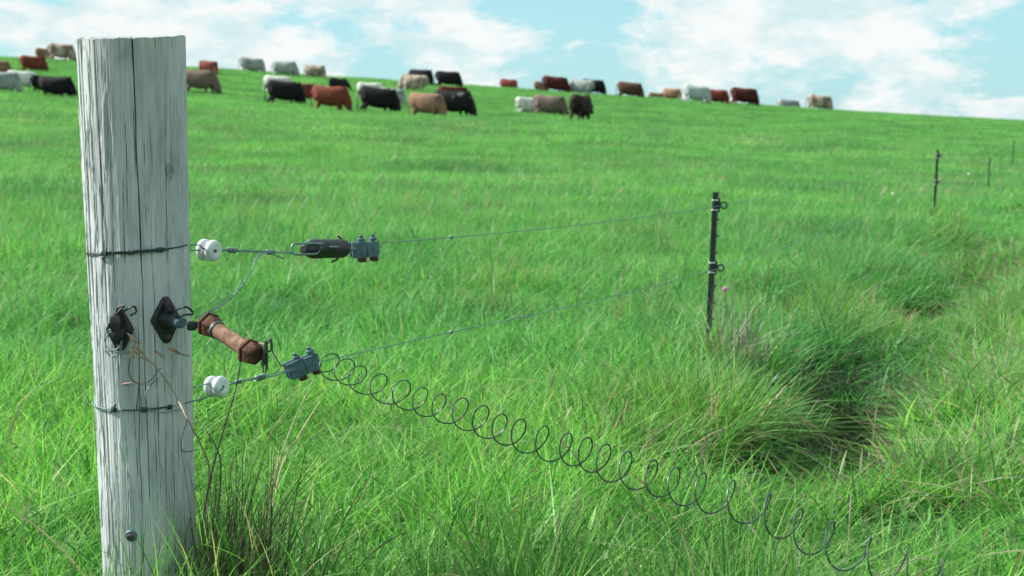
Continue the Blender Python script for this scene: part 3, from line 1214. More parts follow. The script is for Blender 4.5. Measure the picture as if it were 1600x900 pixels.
def joint_clamp(c, ax, vup, vout, Lc, Hc, label, tilt=0.0):
    """two pressed plates gripping the wires, held by two square headed bolts"""
    if tilt:
        q = Quaternion(vout, tilt)
        ax, vup = q @ ax, q @ vup
    o = thing('joint_clamp', label, 'clamp', c, 'grey bolted wire clamps')
    poly = [(-.5 * Lc, -.30 * Hc), (-.36 * Lc, -.38 * Hc), (.40 * Lc, -.38 * Hc), (.5 * Lc, -.30 * Hc), (.5 * Lc, .20 * Hc), (.46 * Lc, .25 * Hc), (.06 * Lc, .25 * Hc), (.02 * Lc, .30 * Hc),
            (-.5 * Lc, .30 * Hc)]
    MB().prism(poly, c + vout * .006, ax, vup, vout, .007, .03).build('front_plate', M['zinc'], o, smooth=False)
    MB().prism(poly, c - vout * .013, ax, vup, vout, .007, .03).build('back_plate', M['zinc'], o, smooth=False)
    # pressed wire grooves on the front
    mb = MB()
    mb.tube([c + vout * .013 - ax * .49 * Lc + vup * .02 * Hc, c + vout * .0125 - ax * .12 * Lc + vup * .0], [.0035, .0015], 8)
    mb.tube([c + vout * .013 + ax * .06 * Lc - vup * .30 * Hc, c + vout * .014 + ax * .07 * Lc, c + vout * .013 + ax * .04 * Lc + vup * .22 * Hc], .0028, 8)
    mb.lathe(c + vout * .0115 + ax * .33 * Lc - vup * .05 * Hc, vout, [(0, .006), (.0025, .005), (.003, .002)], 14)
    mb.build('wire_groove', M['zinc'], o)
    for s in (-.10, .34):
        b = c + ax * (s * Lc)
        mb = MB()
        mb.lathe(b - vup * .56 * Hc, vup, [(0, .0042), (1.05 * Hc, .0042)], 10)
        ob = mb.build('bolt', M['zinc'], o)
        m2 = MB()
        m2.lathe(b + vup * .30 * Hc, vup, [(0, .0092), (.0065, .0092), (.008, .0075)], 6)
        m2.lathe(b + vup * (.30 * Hc + .008), vup, [(0, .0048), (.007, .0046), (.008, .003)], 10)
        m2.build('nut', M['zinc'], ob)
        m3 = MB()
        m3.box(b - vup * .47 * Hc, ax, vout, vup, .017, .017, .012, .1)
        m3.build('bolt_head', M['rust'], ob, smooth=False)
    return o


def fr(a, b):
    ax = (b - a).normalized()
    # the clamps hang with their flat side turned to the path
    ax = (ax + Vector((.65, -.85, 0)) * .55).normalized()
    vup = (Vector((0, 0, 1)) - ax * ax.z).normalized()
    vout = ax.cross(vup)
    if vout.dot(CF) > 0:
        vout = -vout
    return ax, vup, vout


c1 = W(569, 388)
ax1, vu1, vo1 = fr(W(550, 389), W(592, 380))
joint_clamp(c1, ax1, vu1, vo1, .074, .060, 'grey bolted wire clamp just behind the black tension spring')
lk = MB()
lk.tube([sb + ax * .008, W(548, 389), c1 - ax1 * .02], .0032, 8)
lk.build('stem', M['galv'], spr)
c2 = W(472, 570)
ax2, vu2, vo2 = fr(W(448, 578), W(497, 563))
joint_clamp(c2, ax2, vu2, vo2, .082, .062, 'grey bolted wire clamp holding the start of the coiled spring', .30)

# lower twisted link wire
lw = thing('link_wire', 'twisted grey wire between lower insulator and lower clamp', 'wire', W(358, 600))
mb = MB()
mb.tube([cl_ + Vector((0, .011, 0)), cl_ + Vector((.022, .012, .003)), W(358, 600)], .0015, 6)
twisted(mb, W(358, 600), W(405, 590), .0014, 5, .002)
mb.tube([W(405, 591), W(430, 587), W(455, 579)], .0017, 6)
mb.tube([W(405, 589), W(430, 583), W(455, 577)], .0014, 6)
mb.build('wire', M['galv'], lw)
mb = MB()
knot(mb, W(406, 590), W(412, 588) - W(400, 592), .007, .035, 5, .002)
mb.build('knot', M['galv'], lw)
mb = MB()
knot(mb, W(372, 597), W(412, 588) - W(400, 592), .005, .02, 4, .0016)
mb.build('knot', M['galv'], lw)

# ------------------------------------------------------------------ steel fence posts
STUDS = 9


def make_picket():
    o = thing('steel_post', 'near dark steel fence post with two ring insulators and pale straps', 'fence post', (0, 0, 0), 'dark steel posts along the fence')
    mb = MB()
    # T section: flange towards the field, web towards the path, tapered above
    pts = [(-.0135, -.004), (.0135, -.004), (.0135, .0), (.004, .002), (.003, .017), (-.003, .017), (-.004, .002), (-.0135, 0)]
    mb.prism(pts, (0, 0, -.30), (1, 0, 0), (0, 1, 0), (0, 0, 1), 1.06, 0)
    mb.build('shaft', M['steelpost'], o, smooth=False)
    MB().prism([(-.0022, -.006), (.0022, -.006), (.0022, -.002), (-.0022, -.002)], (.0105, 0, -.30), (1, 0, 0), (0, 1, 0), (0, 0, 1), 1.055, 0).build('flange_edge', M['steeledge'], o, smooth=False)
    for k in range(STUDS):
        z = .715 - k * .072
        MB().box((.0165, -.003, z), (1, 0, 0), (0, 1, 0), (0, 0, 1), .007, .008, .010, .15).build('stud', M['steelpost'], o, smooth=False)
    for z in (.705, .435):
        mb = MB()
        mb.box((.005, -.006, z), (1, 0, 0), (0, 1, 0), (0, 0, 1), .030, .012, .05, .1)
        mb.tube([(.014, -.010, z + .03), (.016, -.010, z - .03)], .0045, 8)
        ins = mb.build('clip', M['blackplastic'], o)
        mb = MB()
        ringp = [Vector((.036 + .0135 * math.cos(a), -.010, z + .0135 * math.sin(a))) for a in np.linspace(0, 2 * math.pi, 25)]
        mb.tube(ringp, .0036, 8, cap=False)
        mb.tube([(.016, -.010, z), (.0235, -.010, z)], .004, 8)
        mb.build('ring', M['blackplastic'], ins)
        for dz in (-.021, .021):
            MB().prism([(-.0145, -.0128), (.0125, -.0128), (.0125, .003), (-.0145, .003)], (0, 0, z + dz - .0022), (1, 0, 0), (0, 1, 0), (0, 0, 1), .0044, 0).build('strap', M['white'], o, smooth=False)
    return o


def copy_tree(o, parent=None):
    c = o.copy()
    COL.objects.link(c)
    if parent is not None:
        c.parent = parent
    for ch in [x for x in bpy.data.objects if x.parent == o]:
        copy_tree(ch, c)
    return c


picket = make_picket()
picket_labels = [None,
                 'second dark steel fence post, out in the field beyond the near one',
                 'slim dark fence post third in line beside the dark rank grass',
                 'farthest tiny dark fence post at the bend of the ditch']
PIN = []
for i, ((px, top_py, D), (lx, ly)) in enumerate(zip([(1109, 300, 6.1), (1462, 235, 14.6), (1546, 247, 28.0), (1583, 220, 40.0)], [(.035, 0), (.03, 0), (0, 0), (.02, 0)])):
    o = picket if i == 0 else copy_tree(picket)
    tp = P(px, top_py, D)
    o.location = (tp.x, tp.y, tp.z - .76)
    o.rotation_euler = (0, lx, .12)
    if picket_labels[i]:
        o['label'] = picket_labels[i]
    PIN.append(o)
bpy.context.view_layer.update()


def ringpos(o, z):
    return o.matrix_world @ Vector((.036, -.010, z))


def fence_wire(label, start_pts, z):
    pts = list(start_pts)
    cur = pts[-1]
    for o in PIN:
        q = ringpos(o, z)
        n = 8
        sag = .004 * (q - cur).length
        for k in range(1, n + 1):
            t = k / n
            pts.append(cur.lerp(q, t) - Vector((0, 0, sag * 4 * t * (1 - t))))
        cur = q
    e = cur + Vector((8, 18, .8))
    for k in range(1, 7):
        pts.append(cur.lerp(e, k / 6))
    mb = MB()
    mb.tube(pts, .00135, 6)
    knot(mb, start_pts[-1], ringpos(PIN[0], z) - start_pts[-1], .004, .014, 4, .0022)
    w = mb.build('fence_wire', M['galv'])
    tag(w, label, 'wire', 'plain wires strung along the fence')
    return w


fence_wire('upper plain fence wire running from the spring clamp to the far posts', [c1 + ax1 * .02, W(592, 380), W(705, 371)], .705)
fence_wire('lower plain fence wire running from the coil clamp to the far posts', [c2 + ax2 * .02, W(540, 556), W(705, 519)], .435)

# knots seen on the wires
# ------------------------------------------------------------------ jumper wire
j0, j1 = W(424, 394, -.01), P(305, 497, 2.72)
mb = MB()
mb.tube(spline([j0, W(410, 397, -.02), W(400, 404, -.05), P(392, 425, 3.02), P(368, 458, 2.92), P(336, 482, 2.80), j1], 8), .0017, 8)
tag(mb.build('jumper_wire', M['galv']), 'curved pale jumper wire from upper wire down to black insulator', 'wire')


# ------------------------------------------------------------------ black gate anchors on the post
def gate_anchor(px, py, ang, label, stem):
    a = rad(ang)
    n = Vector((math.cos(a), math.sin(a), 0))
    u = Vector((-math.sin(a), math.cos(a), 0))
    if u.x < 0:
        u = -u
    z = P(px, py, 2.75).z
    r = post_r(z)
    c = Vector((PX, PY, z)) + n * (r - .004)
    o = thing('gate_anchor', label, 'insulator', c, 'black anchor insulators screwed to the post')
    v = Vector((0, 0, 1))
    k_ = 1.08 if stem else .96
    poly = [(a_ * k_, b_ * k_) for a_, b_ in [(-.0285, .002), (-.009, .037), (-.004, .042), (.004, .042), (.009, .037), (.0285, .002), (.0285, -.002), (.009, -.037), (.004, -.042), (-.004, -.042), (-.009, -.037), (-.0285, -.002)]]
    MB().prism(poly, c, u, v, n, .012, .10).build('plate', M['blackplastic'], o)
    for s in (1, -1):
        MB().lathe(c + n * .011 + v * (.032 * s), n, [(0, .0055), (.003, .005), (.0035, .0025)], 12).build('screw', M['rust'], o)
    mb = MB()
    if stem:
        mb.lathe(c + n * .010, n, [(0, .019), (.008, .016), (.02, .0145), (.03, .0135), (.033, .010)], 20)
        mb.box(c + n * .016 + v * .018, u, n, v, .017, .016, .024, .15)
    else:
        mb.lathe(c + n * .010 - v * .006, n, [(0, .017), (.006, .0155), (.012, .013), (.014, .009)], 20)
        mb.box(c + n * .018 + v * .014, u, n, v, .02, .018, .03, .2)
    mb.build('hub', M['blackplastic'], o)
    return o, c, n, u, v


ga, gc, gn, gu, gv = gate_anchor(270, 500, 314, 'black diamond insulator with the brown gate handle hooked on it', True)
mb = MB()
hp = gc + gn * .022
e1 = P(304, 490, 2.70)
mb.tube(spline([hp + gv * .016, P(283, 481, 2.68), P(292, 480, 2.68), P(300, 486, 2.69), P(300, 491, 2.69), P(290, 492, 2.69), hp + gv * .004], 6), .0022, 8)
mb.build('wire_loop', M['blackplastic'], ga)
st0, st1 = gc + gn * .03, P(306, 508, 2.695)
mb = MB()
d = (st1 - st0).normalized()
mb.lathe(st0, d, [(0, .008), (.008, .0095), (.012, .0115), (.028, .0115), (.032, .009)], 18)
mb.build('stem', M['zinc'], ga)
mb = MB()
mb.box(P(300, 509, 2.69), (1, 0, 0), (0, 1, 0), (0, 0, 1), .016, .014, .017, .2)
mb.build('lug', M['blackplastic'], ga)
mb = MB()
rp = [P(313 + 6 * math.cos(a), 508 + 5 * math.sin(a), 2.69 + .003 * math.sin(a)) for a in np.linspace(0, 2 * math.pi, 17)]
mb.tube(rp, .0022, 8, cap=False)
mb.build('ring', M['rust'], ga)

gb, gc2, gn2, gu2, gv2 = gate_anchor(198, 513, 262, 'black diamond insulator draped with dry grass on the front of the post', False)
mb = MB()
q0 = gc2 + gn2 * .02
mb.tube(spline([on_post(181, 491, .006), on_post(184, 482, .014), on_post(194, 478, .020), q0 + gv2 * .03, on_post(206, 479, .02), on_post(212, 482, .014), on_post(212, 488, .010), on_post(204, 493, .02)], 6), .0019, 8)
mb.build('wire_loop', M['blackplastic'], gb)

# thin wire coiled and hanging from the left anchor
mb = MB()
pts = []
for k in range(0, 61):
    a = 2 * math.pi * k / 60 * 2.6 - 1.2
    r = 13 + 2.2 * math.sin(a * .6)
    cx_, cy_ = 177 + 3 * math.sin(a * .4), 535 + 3 * math.cos(a * .37)
    pts.append(on_post(cx_ + r * math.cos(a), cy_ + 1.35 * r * math.sin(a), .012 + .004 * math.sin(a)))
pts += [on_post(200, 552, .014), on_post(207, 543, .018), on_post(213, 530, .018), on_post(207, 517, .02)]
mb.tube(spline(pts, 2), .00125, 6)
tag(mb.build('coiled_wire', M['galv']), 'loose coil of thin grey wire hanging beside the black insulator', 'wire')

# bent pale wire below the lower tie
mb = MB()
mb.tube(spline([on_post(248, 590, .01), on_post(232, 606, .012), on_post(226, 625, .012), on_post(234, 640, .012), on_post(256, 645, .01), on_post(281, 640, .01), on_post(290, 646, .012),
                on_post(291, 662, .012), on_post(285, 680, .01), on_post(283, 697, .01), on_post(289, 706, .012), P(312, 702, 2.74)], 6), .0012, 6)
tag(mb.build('bent_wire', M['galv']), 'thin bent pale wire curling below the lower tie wire', 'wire')


# ------------------------------------------------------------------ gate handle
h0, h1 = P(326, 507, 2.69), P(414, 549, 2.66)
hax = (h1 - h0).normalized()
gh = thing('gate_hook', 'brown plastic gate handle with hexagonal end guards hooked to post', 'gate handle', h0)
ref = CU
Lh = (h1 - h0).length
hax3 = (hax + Vector((0, -.55, 0))).normalized()     # it points a little to the viewer
h1 = h0 + hax3 * ((P(408, 543, 2.66) - h0).length * 1.12)
Lh = (h1 - h0).length
MB().lathe(h0, hax3, [(.018, .0165), (.026, .0165), (.03, .0152), (Lh * .5, .0146), (Lh - .02, .0152), (Lh - .012, .0158)], 28).build('grip', M['browntube'], gh)
for (p, s, nm) in ((h0, 1, 'end_guard'), (h1, -1, 'end_guard')):
    mb = MB()
    mb.lathe(p - hax3 * .004, hax3, [(0, .0240), (.001, .0255), (.0050, .0260), (.0062, .0252)], 6, ref=ref, twist=rad(15))
    mb.lathe(p + hax3 * .003, hax3, [(-.012, .014), (-.0105, .0165), (0, .0228), (.009, .0225), (.017, .0195), (.021, .0165)], 6, ref=ref, twist=rad(15))
    mb.build(nm, M['brown'], gh, smooth=False)
MB().lathe(h0 + hax3 * .0255, hax3, [(0, .0178), (.005, .0172)], 28).build('collar', M['darkwire'], gh)
mb = MB()
mb.tube(spline([h0 + hax3 * .0, P(320, 505, 2.69), P(314, 504, 2.69), P(310, 508, 2.688), P(314, 513, 2.69)], 5), .0026, 8)
mb.build('hook', M['rust'], gh)
mb = MB()
te = P(404, 536, 2.595)
mb.tube([te, P(414, 539, 2.595)], .0019, 6)
mb.build('eye', M['straw'], gh)
te2 = P(416, 539, 2.597)
mb = MB()
for k in range(11):
    ox, oy = random.uniform(-.006, .005), random.uniform(-.008, .008)
    l_ = random.uniform(.036, .052)
    mb.tube(spline([te2 + Vector((ox * .4, oy * .4, .008 - abs(ox) * .5)), te2 + Vector((ox, oy, -.012)), te2 + Vector((ox * 1.4 - .002, oy, -l_))], 4), .0012, 5)
mb.tube(spline([te2, te2 + Vector((.008, .0, .010)), te2 + Vector((.011, 0, -.006)), te2 + Vector((.003, 0, -.012)), te2 + Vector((-.002, 0, 0))], 5), .0018, 6)
mb.build('cut_wires', M['darkwire'], gh)

# wire from the handle to the clamp
mb = MB()
mb.tube(spline([te2, te2 + Vector((.004, .02, .004)), P(424, 545, 2.85), P(431, 559, 3.0), P(440, 571, 3.12), c2 - ax2 * .032], 7), .0013, 6)
tag(mb.build('lead_wire', M['darkwire']), 'thin dark lead wire sagging from brown gate handle to clamp', 'wire')

# ------------------------------------------------------------------ coiled spring gate
LOOPS = [(488, 560), (513, 573), (538, 581), (561, 590), (592, 602), (624, 614), (656, 626), (688, 637), (719, 647), (749, 657), (780, 667), (812, 677), (847, 690), (881, 702), (914, 711), (946, 721),
         (977, 731), (1015, 743), (1052, 755), (1096, 769), (1141, 784), (1196, 802), (1246, 818), (1298, 834), (1356, 853), (1412, 869), (1470, 886), (1530, 905), (1590, 925), (1652, 945), (1715, 965)]


def coil_D(px):
    return float(np.interp(px, [488, 624, 812, 1097, 1358, 1715], [line_D(488) - .02, 3.05, 2.80, 2.50, 2.28, 2.08]))


axis_pts = [P(x, y, coil_D(x)) for x, y in LOOPS]
N = len(axis_pts)
PER = 22
dense = spline(axis_pts, PER)
mb = MB()
pts = []
for k, c in enumerate(dense):
    c = c + Vector((.003 * math.sin(k * .071), .004 * math.sin(k * .053 + 2), .0035 * math.sin(k * .047) - .045 * max(0, k / PER - 21) / 8))
    a = dense[max(0, k - PER)]
    b = dense[min(len(dense) - 1, k + PER)]
    t = (b - a).normalized()
    H = Vector((t.y, -t.x, 0)).normalized()
    if H.x > 0:
        H = -H
    U = t.cross(H).normalized()
    if U.z < 0:
        U = -U
    ph = 2 * math.pi * (k / PER)
    li = k / PER
    r = .0270 + .0062 * min(1, li / 22) + .0014 * math.sin(li * 1.7) + .001 * math.sin(li * 4.1 + 1)
    r *= min(1, .35 + li)
    pts.append(c + (U * math.cos(ph) + H * (1.32 - .3 * min(1, li / 18)) * math.sin(ph)) * r)
pts = spline([c2 + ax2 * .03 + vu2 * .02, c2 + ax2 * .038 + vu2 * .005, c2 + ax2 * .03 - vu2 * .02], 4) + pts[PER // 2:]
mb.tube(pts, .0015, 7)
tag(mb.build('coil_spring', M['coil']), 'long dark coiled spring gate wire trailing from clamp into grass', 'coil spring')


# ------------------------------------------------------------------ dead plants on and beside the post
def stem(name, pts, r, mat, label, cat='dry stalk', group=None, heads=None):
    mb = MB()
    sp = spline(pts, 7)
    mb.tube(sp, [r * (1 - .55 * k / len(sp)) for k in range(len(sp))], 6)
    o = mb.build(name, mat)
    tag(o, label, cat, group)
    return o


g0 = gz(-.55, 2.75)
stem('dead_stalk', [P(322, 800, 2.82), P(327, 735, 2.80), P(316, 700, 2.76), P(293, 655, 2.66), on_post(270, 610, .02), on_post(245, 575, .022), on_post(222, 553, .025), on_post(205, 540, .03)], .0022, M['drybrown'],
     'brown dead stem leaning across the front of the post', group='dead stems around the wooden post')
stem('dead_stalk', [P(308, 880, 2.8), P(326, 760, 2.79), P(350, 670, 2.80), P(368, 610, 2.84), P(377, 560, 2.86)], .002, M['deadstem'], 'dark upright dead stem beside the post under the gate handle', group='dead stems around the wooden post')
stem('dead_stalk', [P(335, 880, 2.8), P(345, 740, 2.80), P(338, 700, 2.79), P(322, 672, 2.78)], .002, M['deadstem'], 'short dark dead stem bending back towards the post', group='dead stems around the wooden post')
stem('straw_stalk', [P(412, 820, 2.95), P(430, 740, 2.95), P(455, 668, 2.98), P(490, 592, 3.0)], .0018, M['straw'], 'pale straw stalk leaning up to the lower clamp', group='pale straw stalks')
stem('straw_stalk', [P(425, 800, 3.0), P(440, 730, 3.02), P(462, 690, 3.04), P(482, 655, 3.06), P(500, 628, 3.08)], .0022, M['straw'], 'thicker straw stalk below the clamp, lower than its neighbour', group='pale straw stalks')
stem('straw_stalk', [P(380, 760, 2.9), P(410, 700, 2.92), P(440, 650, 2.95), P(470, 612, 2.96)], .0012, M['drybrown'], 'thin brownish stalk left of the pale straw stalks', group='pale straw stalks')
stem('dead_stalk', [on_post(213, 640, .012), on_post(217, 600, .014), on_post(218, 560, .02)], .0016, M['deadstem'], 'thin dark upright twig on the post under the insulator', group='dead stems around the wooden post')
stem('dead_stalk', [on_post(203, 560, .015), on_post(201, 580, .012), on_post(207, 594, .012), on_post(222, 600, .012), on_post(238, 592, .012), on_post(247, 578, .014), on_post(252, 575, .02)], .0013, M['deadstem'],
     'thin dark tendril looping on the post below the insulator', group='dead stems around the wooden post')


def leaf_mesh(mb, a, b, w, sag=.0):
    a, b = Vector(a), Vector(b)
    ax = (b - a)
    side = ax.cross(CF).normalized()
    n = 5
    rows = []
    for k in range(n + 1):
        t = k / n
        p = a + ax * t + Vector((0, 0, -sag * math.sin(math.pi * t)))
        ww = w * math.sin(math.pi * min(.98, t * .85 + .1))
        rows.append((p - side * ww / 2, p - CF * (ww * .25), p + side * ww / 2))
    vs = [q for r_ in rows for q in r_]
    fs = []
    for k in range(n):
        for j in range(2):
            fs.append((k * 3 + j, k * 3 + j + 1, k * 3 + j + 4, k * 3 + j + 3))
    mb.add(vs, fs)


mb = MB()
for (x0, y0, x1, y1, w) in ((198, 520, 212, 532, 4), (202, 528, 221, 537, 5), (205, 545, 209, 561, 5), (206, 545, 218, 556, 4), (216, 545, 226, 553, 4), (212, 553, 233, 565, 3), (208, 540, 222, 549, 3)):
    leaf_mesh(mb, on_post(x0, y0, .030), on_post(x1, y1, .026), w / F_PX * 2.7)
tag(mb.build('dry_leaves', M['drybrown']), 'wisp of dry tan grass leaves caught on the black insulator', 'dry grass')
mb = MB()
for (x0, y0, x1, y1, w) in ((188, 601, 207, 598, 4), (262, 543, 282, 552, 5), (276, 552, 299, 557, 3), (243, 548, 258, 560, 3)):
    leaf_mesh(mb, on_post(x0, y0, .004), on_post(x1, y1, .006) if x1 < 290 else P(x1, y1, 2.74), w / F_PX * 2.75)
tag(mb.build('dry_leaves', M['drybrown']), 'thin dry leaf scraps stuck flat on the post face', 'dry grass')

# the uncut clump round the foot of the post
def post_clump():
    rng = np.random.default_rng(5)
    root = thing('grass_tuft', 'tall green and brown grass tuft at the foot of the wooden post', 'grass tuft', (PX + .13, PY - .06, gz(PX + .1, PY)))

    def strands(n, cx, cy, sp, h, hv, lean, lv, width, seg, mat, name, curl=.7, seed=1):
        ob = blade_patch(name, .01, n, h, hv, width, seg, seed, lean=lean, lean_var=lv, mat=mat, curl=curl)
        me = ob.data
        co = np.empty(len(me.vertices) * 3, np.float32)
        me.vertices.foreach_get('co', co)
        co = co.reshape(n, -1, 3)
        offx, offy = rng.normal(cx, sp, n), rng.normal(cy, sp * .7, n)
        d = np.hypot(offx - PX, offy - PY)
        push = np.maximum(0, .11 - d)
        offx = offx + (offx - PX) / np.maximum(d, 1e-3) * push
        offy = offy + (offy - PY) / np.maximum(d, 1e-3) * push
        co[:, :, 0] += (offx - root.location.x)[:, None]
        co[:, :, 1] += (offy - root.location.y)[:, None]
        me.vertices.foreach_set('co', co.ravel())
        me.update()
        COL.objects.link(ob)
        ob.parent = root
        ob.name = name
        return ob
    strands(420, PX + .18, PY - .04, .09, .29, .3, (.18, -.05), .34, .0055, 7, 'tallgrass', 'green_blades', .9, 51)
    strands(130, PX + .0, PY - .15, .07, .22, .35, (.15, -.08), .35, .005, 6, 'tallgrass', 'green_blades', .8, 52)
    o1 = strands(270, PX + .17, PY - .02, .065, .33, .25, (.12, -.02), .20, .0034, 6, 'tallgrass', 'dead_blades', .5, 53)
    o1.data.materials.clear()
    o1.data.materials.append(M['deadstem'])
    o2 = strands(60, PX + .18, PY - .05, .07, .25, .3, (.2, -.05), .32, .003, 6, 'tallgrass', 'straw_blades', .6, 54)
    o2.data.materials.clear()
    o2.data.materials.append(M['drybrown'])


post_clump()

# small grey tuft of dead grass beside the near steel post
dt = blade_patch('dead_grass_tuft', .16, 130, .20, .3, .006, 5, 77, lean=(.25, -.05), lean_var=.5, mat='tallgrass', curl=.8, clump=.5)
dt.data.materials.clear()
dt.data.materials.append(simple_mat('grey_dead_grass', (.30, .25, .23), .85, 0, .4, 30, 0))
COL.objects.link(dt)
_p = P(1146, 510, 5.95)
dt.location = (_p.x, _p.y - .12, gz(_p.x, _p.y) + .0)
dt.scale = (1, 1, 1.75)
tag(dt, 'small grey tuft of dead grass beside the near steel post', 'grass tuft')


# pink thistle and small white flowers out in the field
def flower(px, py, D, mat, label, cat, r=.012, group=None, h=.45):
    p = P(px, py, D)
    o = thing('flower', label, cat, (p.x, p.y, gz(p.x, p.y)), group)
    mb = MB()
    mb.tube([(p.x, p.y, gz(p.x, p.y) - .02), (p.x + .01, p.y, (p.z + gz(p.x, p.y)) / 2), p], [.003, .0025, .002], 6)
    mb.build('stem', M['deadstem'], o)
    mb = MB()
    mb.lathe(p, (0.1, -.2, 1), [(-r, r * .4), (-r * .4, r * .75), (r * .2, r * 1.0), (r * .8, r * .8), (r, r * .3)], 10)
    mb.build('bloom', mat, o)


flower(1133, 452, 6.6, M['pink'], 'single pink flower in the grass just beyond the steel post', 'flower', .011)
flower(1395, 303, 16.5, M['whiteflower'], 'small white flower head in grass near second steel post', 'flower', .014, 'small white flowers in the field')
flower(1513, 272, 22, M['whiteflower'], 'small white flower head between the second and third steel posts', 'flower', .016, 'small white flowers in the field')


# ------------------------------------------------------------------ cattle
def loft(mb, secs, seg=14):
    """secs: (centre, half width vector, half height vector)"""
    vs, fs = [], []
    for (c, a, b) in secs:
        for k in range(seg):
            t = 2 * math.pi * k / seg
            ct, st_ = math.cos(t), math.sin(t)
            ct = math.copysign(abs(ct) ** .85, ct)
            st_ = math.copysign(abs(st_) ** .85, st_)
            vs.append(Vector(c) + Vector(a) * ct + Vector(b) * st_)
    for i in range(len(secs) - 1):
        for k in range(seg):
            k2 = (k + 1) % seg
            fs.append((i * seg + k, i * seg + k2, (i + 1) * seg + k2, (i + 1) * seg + k))
    fs.append(tuple(range(seg - 1, -1, -1)))
    fs.append(tuple((len(secs) - 1) * seg + k for k in range(seg)))
    mb.add(vs, fs)


def cow_mesh(name, headpos, headdir, legs, seed):
    """x forward, z up, hooves on z = 0; one continuous skin"""
    mb = MB()
    trunk = [(-.90, 1.17, .07, .08), (-.87, 1.08, .24, .19), (-.74, 1.03, .35, .28), (-.5, .985, .39, .33), (-.2, .935, .42, .36), (.1, .915, .43, .365), (.35, .94, .425, .33), (.55, .97, .41, .28),
             (.70, .97, .34, .22), (.80, .93, .22, .14)]
    loft(mb, [((x, 0, z), (0, w, 0), (0, 0, h)) for x, z, h, w in trunk], 18)
    hp, hd = Vector(headpos), Vector(headdir).normalized()
    nb = Vector((.60, 0, 1.08))
    n1 = nb.lerp(hp, .5) + Vector((.02, 0, .02))
    side = Vector((-hd.y, hd.x, 0))
    side = side.normalized() if side.length > .05 else Vector((0, 1, 0))
    nax = (hp - nb).normalized()
    nup = nax.cross(Vector((0, 1, 0))).normalized()
    Yv = Vector((0, 1, 0))
    loft(mb, [(nb - nax * .15, Yv * .24, nup * .34), (nb, Yv * .22, nup * .33), (n1, Yv * .16, nup * .26), (hp, Yv * .12, nup * .18), (hp + nax * .05, Yv * .07, nup * .1)], 14)
    Yh = Vector((0, 1, 0)) - hd * hd.y
    Yh.normalize()
    Zh = hd.cross(Yh)
    hs = [(-.12, .06, .07), (-.06, .105, .11), (.04, .115, .13), (.16, .098, .115), (.28, .078, .092), (.38, .078, .082), (.43, .066, .066), (.455, .03, .035)]
    loft(mb, [(hp + hd * d, Yh * w, Zh * h) for d, w, h in hs], 14)
    if True:
        for s in (1, -1):
            e0 = hp + hd * -.02 + Yh * (.09 * s)
            e1 = e0 + Yh * (.15 * s) + hd * -.03 + Vector((0, 0, -.02))
            mb.tube([e0, e0.lerp(e1, .5), e1], [.03, .045, .015], 8)
    (fl, fr_, bl, br) = legs
    for (dx, s) in ((fl, 1), (fr_, -1)):
        mb.tube([(.50, .13 * s, 1.0), (.50, .17 * s, .80), (.50 + dx * .45, .16 * s, .62), (.52 + dx * .8, .15 * s, .40), (.50 + dx, .15 * s, .14), (.53 + dx, .15 * s, .05), (.55 + dx, .15 * s, .0)],
                [.15, .14, .095, .062, .043, .05, .055], 12)
    for (dx, s) in ((bl, 1), (br, -1)):
        mb.tube([(-.58, .13 * s, 1.05), (-.55, .19 * s, .85), (-.50 + dx * .4, .19 * s, .70), (-.64 + dx * .8, .17 * s, .47), (-.69 + dx * .9, .165 * s, .40), (-.645 + dx, .165 * s, .14), (-.62 + dx, .165 * s, .05),
                 (-.6 + dx, .165 * s, .0)], [.2, .185, .135, .078, .062, .045, .05, .055], 12)
    mb.tube([(-.90, 0, 1.2), (-.96, .01, 1.1), (-.97, .015, .85), (-.96, .02, .6), (-.95, .02, .45), (-.95, .02, .36)], [.04, .033, .028, .03, .05, .015], 8)
    loft(mb, [((-.42, 0, .66), (.01, .02, 0), (0, .0, .02)), ((-.36, 0, .62), (0, .12, 0), (0, 0, .09)), ((-.26, 0, .62), (0, .13, 0), (0, 0, .08)), ((-.14, 0, .64), (0, .05, 0), (0, 0, .04))], 12)
    me0 = bpy.data.meshes.new(name + '_raw')
    me0.from_pydata([tuple(p) for p in mb.v], [], mb.f)
    bm = bmesh.new()
    bm.from_mesh(me0)
    bmesh.ops.recalc_face_normals(bm, faces=bm.faces)
    bm.to_mesh(me0)
    bm.free()
    tmp = bpy.data.objects.new(name + '_raw', me0)
    COL.objects.link(tmp)
    r = tmp.modifiers.new('r', 'REMESH')
    r.mode = 'VOXEL'
    r.voxel_size = .026
    s = tmp.modifiers.new('s', 'SMOOTH')
    s.factor = .5
    s.iterations = 3
    d = tmp.modifiers.new('d', 'DECIMATE')
    d.ratio = .35
    dg = bpy.context.evaluated_depsgraph_get()
    me = bpy.data.meshes.new_from_object(tmp.evaluated_get(dg))
    me.name = 'cow'
    COL.objects.unlink(tmp)
    bpy.data.objects.remove(tmp)
    me.shade_smooth()
    co = np.empty(len(me.vertices) * 3, np.float32)
    me.vertices.foreach_get('co', co)
    co = co.reshape(-1, 3)
    mz = np.array(hp + hd * .43)
    dk = np.clip(1 - (np.linalg.norm(co - mz, axis=1) - .06) / .03, 0, 1)
    dk = np.maximum(dk, np.clip((.09 - co[:, 2]) / .02, 0, 1) * (np.abs(co[:, 0]) < .9))
    for s_ in (1, -1):
        ey = np.array(hp + hd * .10 + Yh * (.10 * s_) + Zh * .03 * (1 if Zh.z > 0 else -1))
        dk = np.maximum(dk, np.clip(1 - (np.linalg.norm(co - ey, axis=1) - .015) / .015, 0, 1))
    at = me.attributes.new('dark', 'FLOAT', 'POINT')
    at.data.foreach_set('value', dk.astype(np.float32))
    me.materials.append(COAT['black'])
    return me


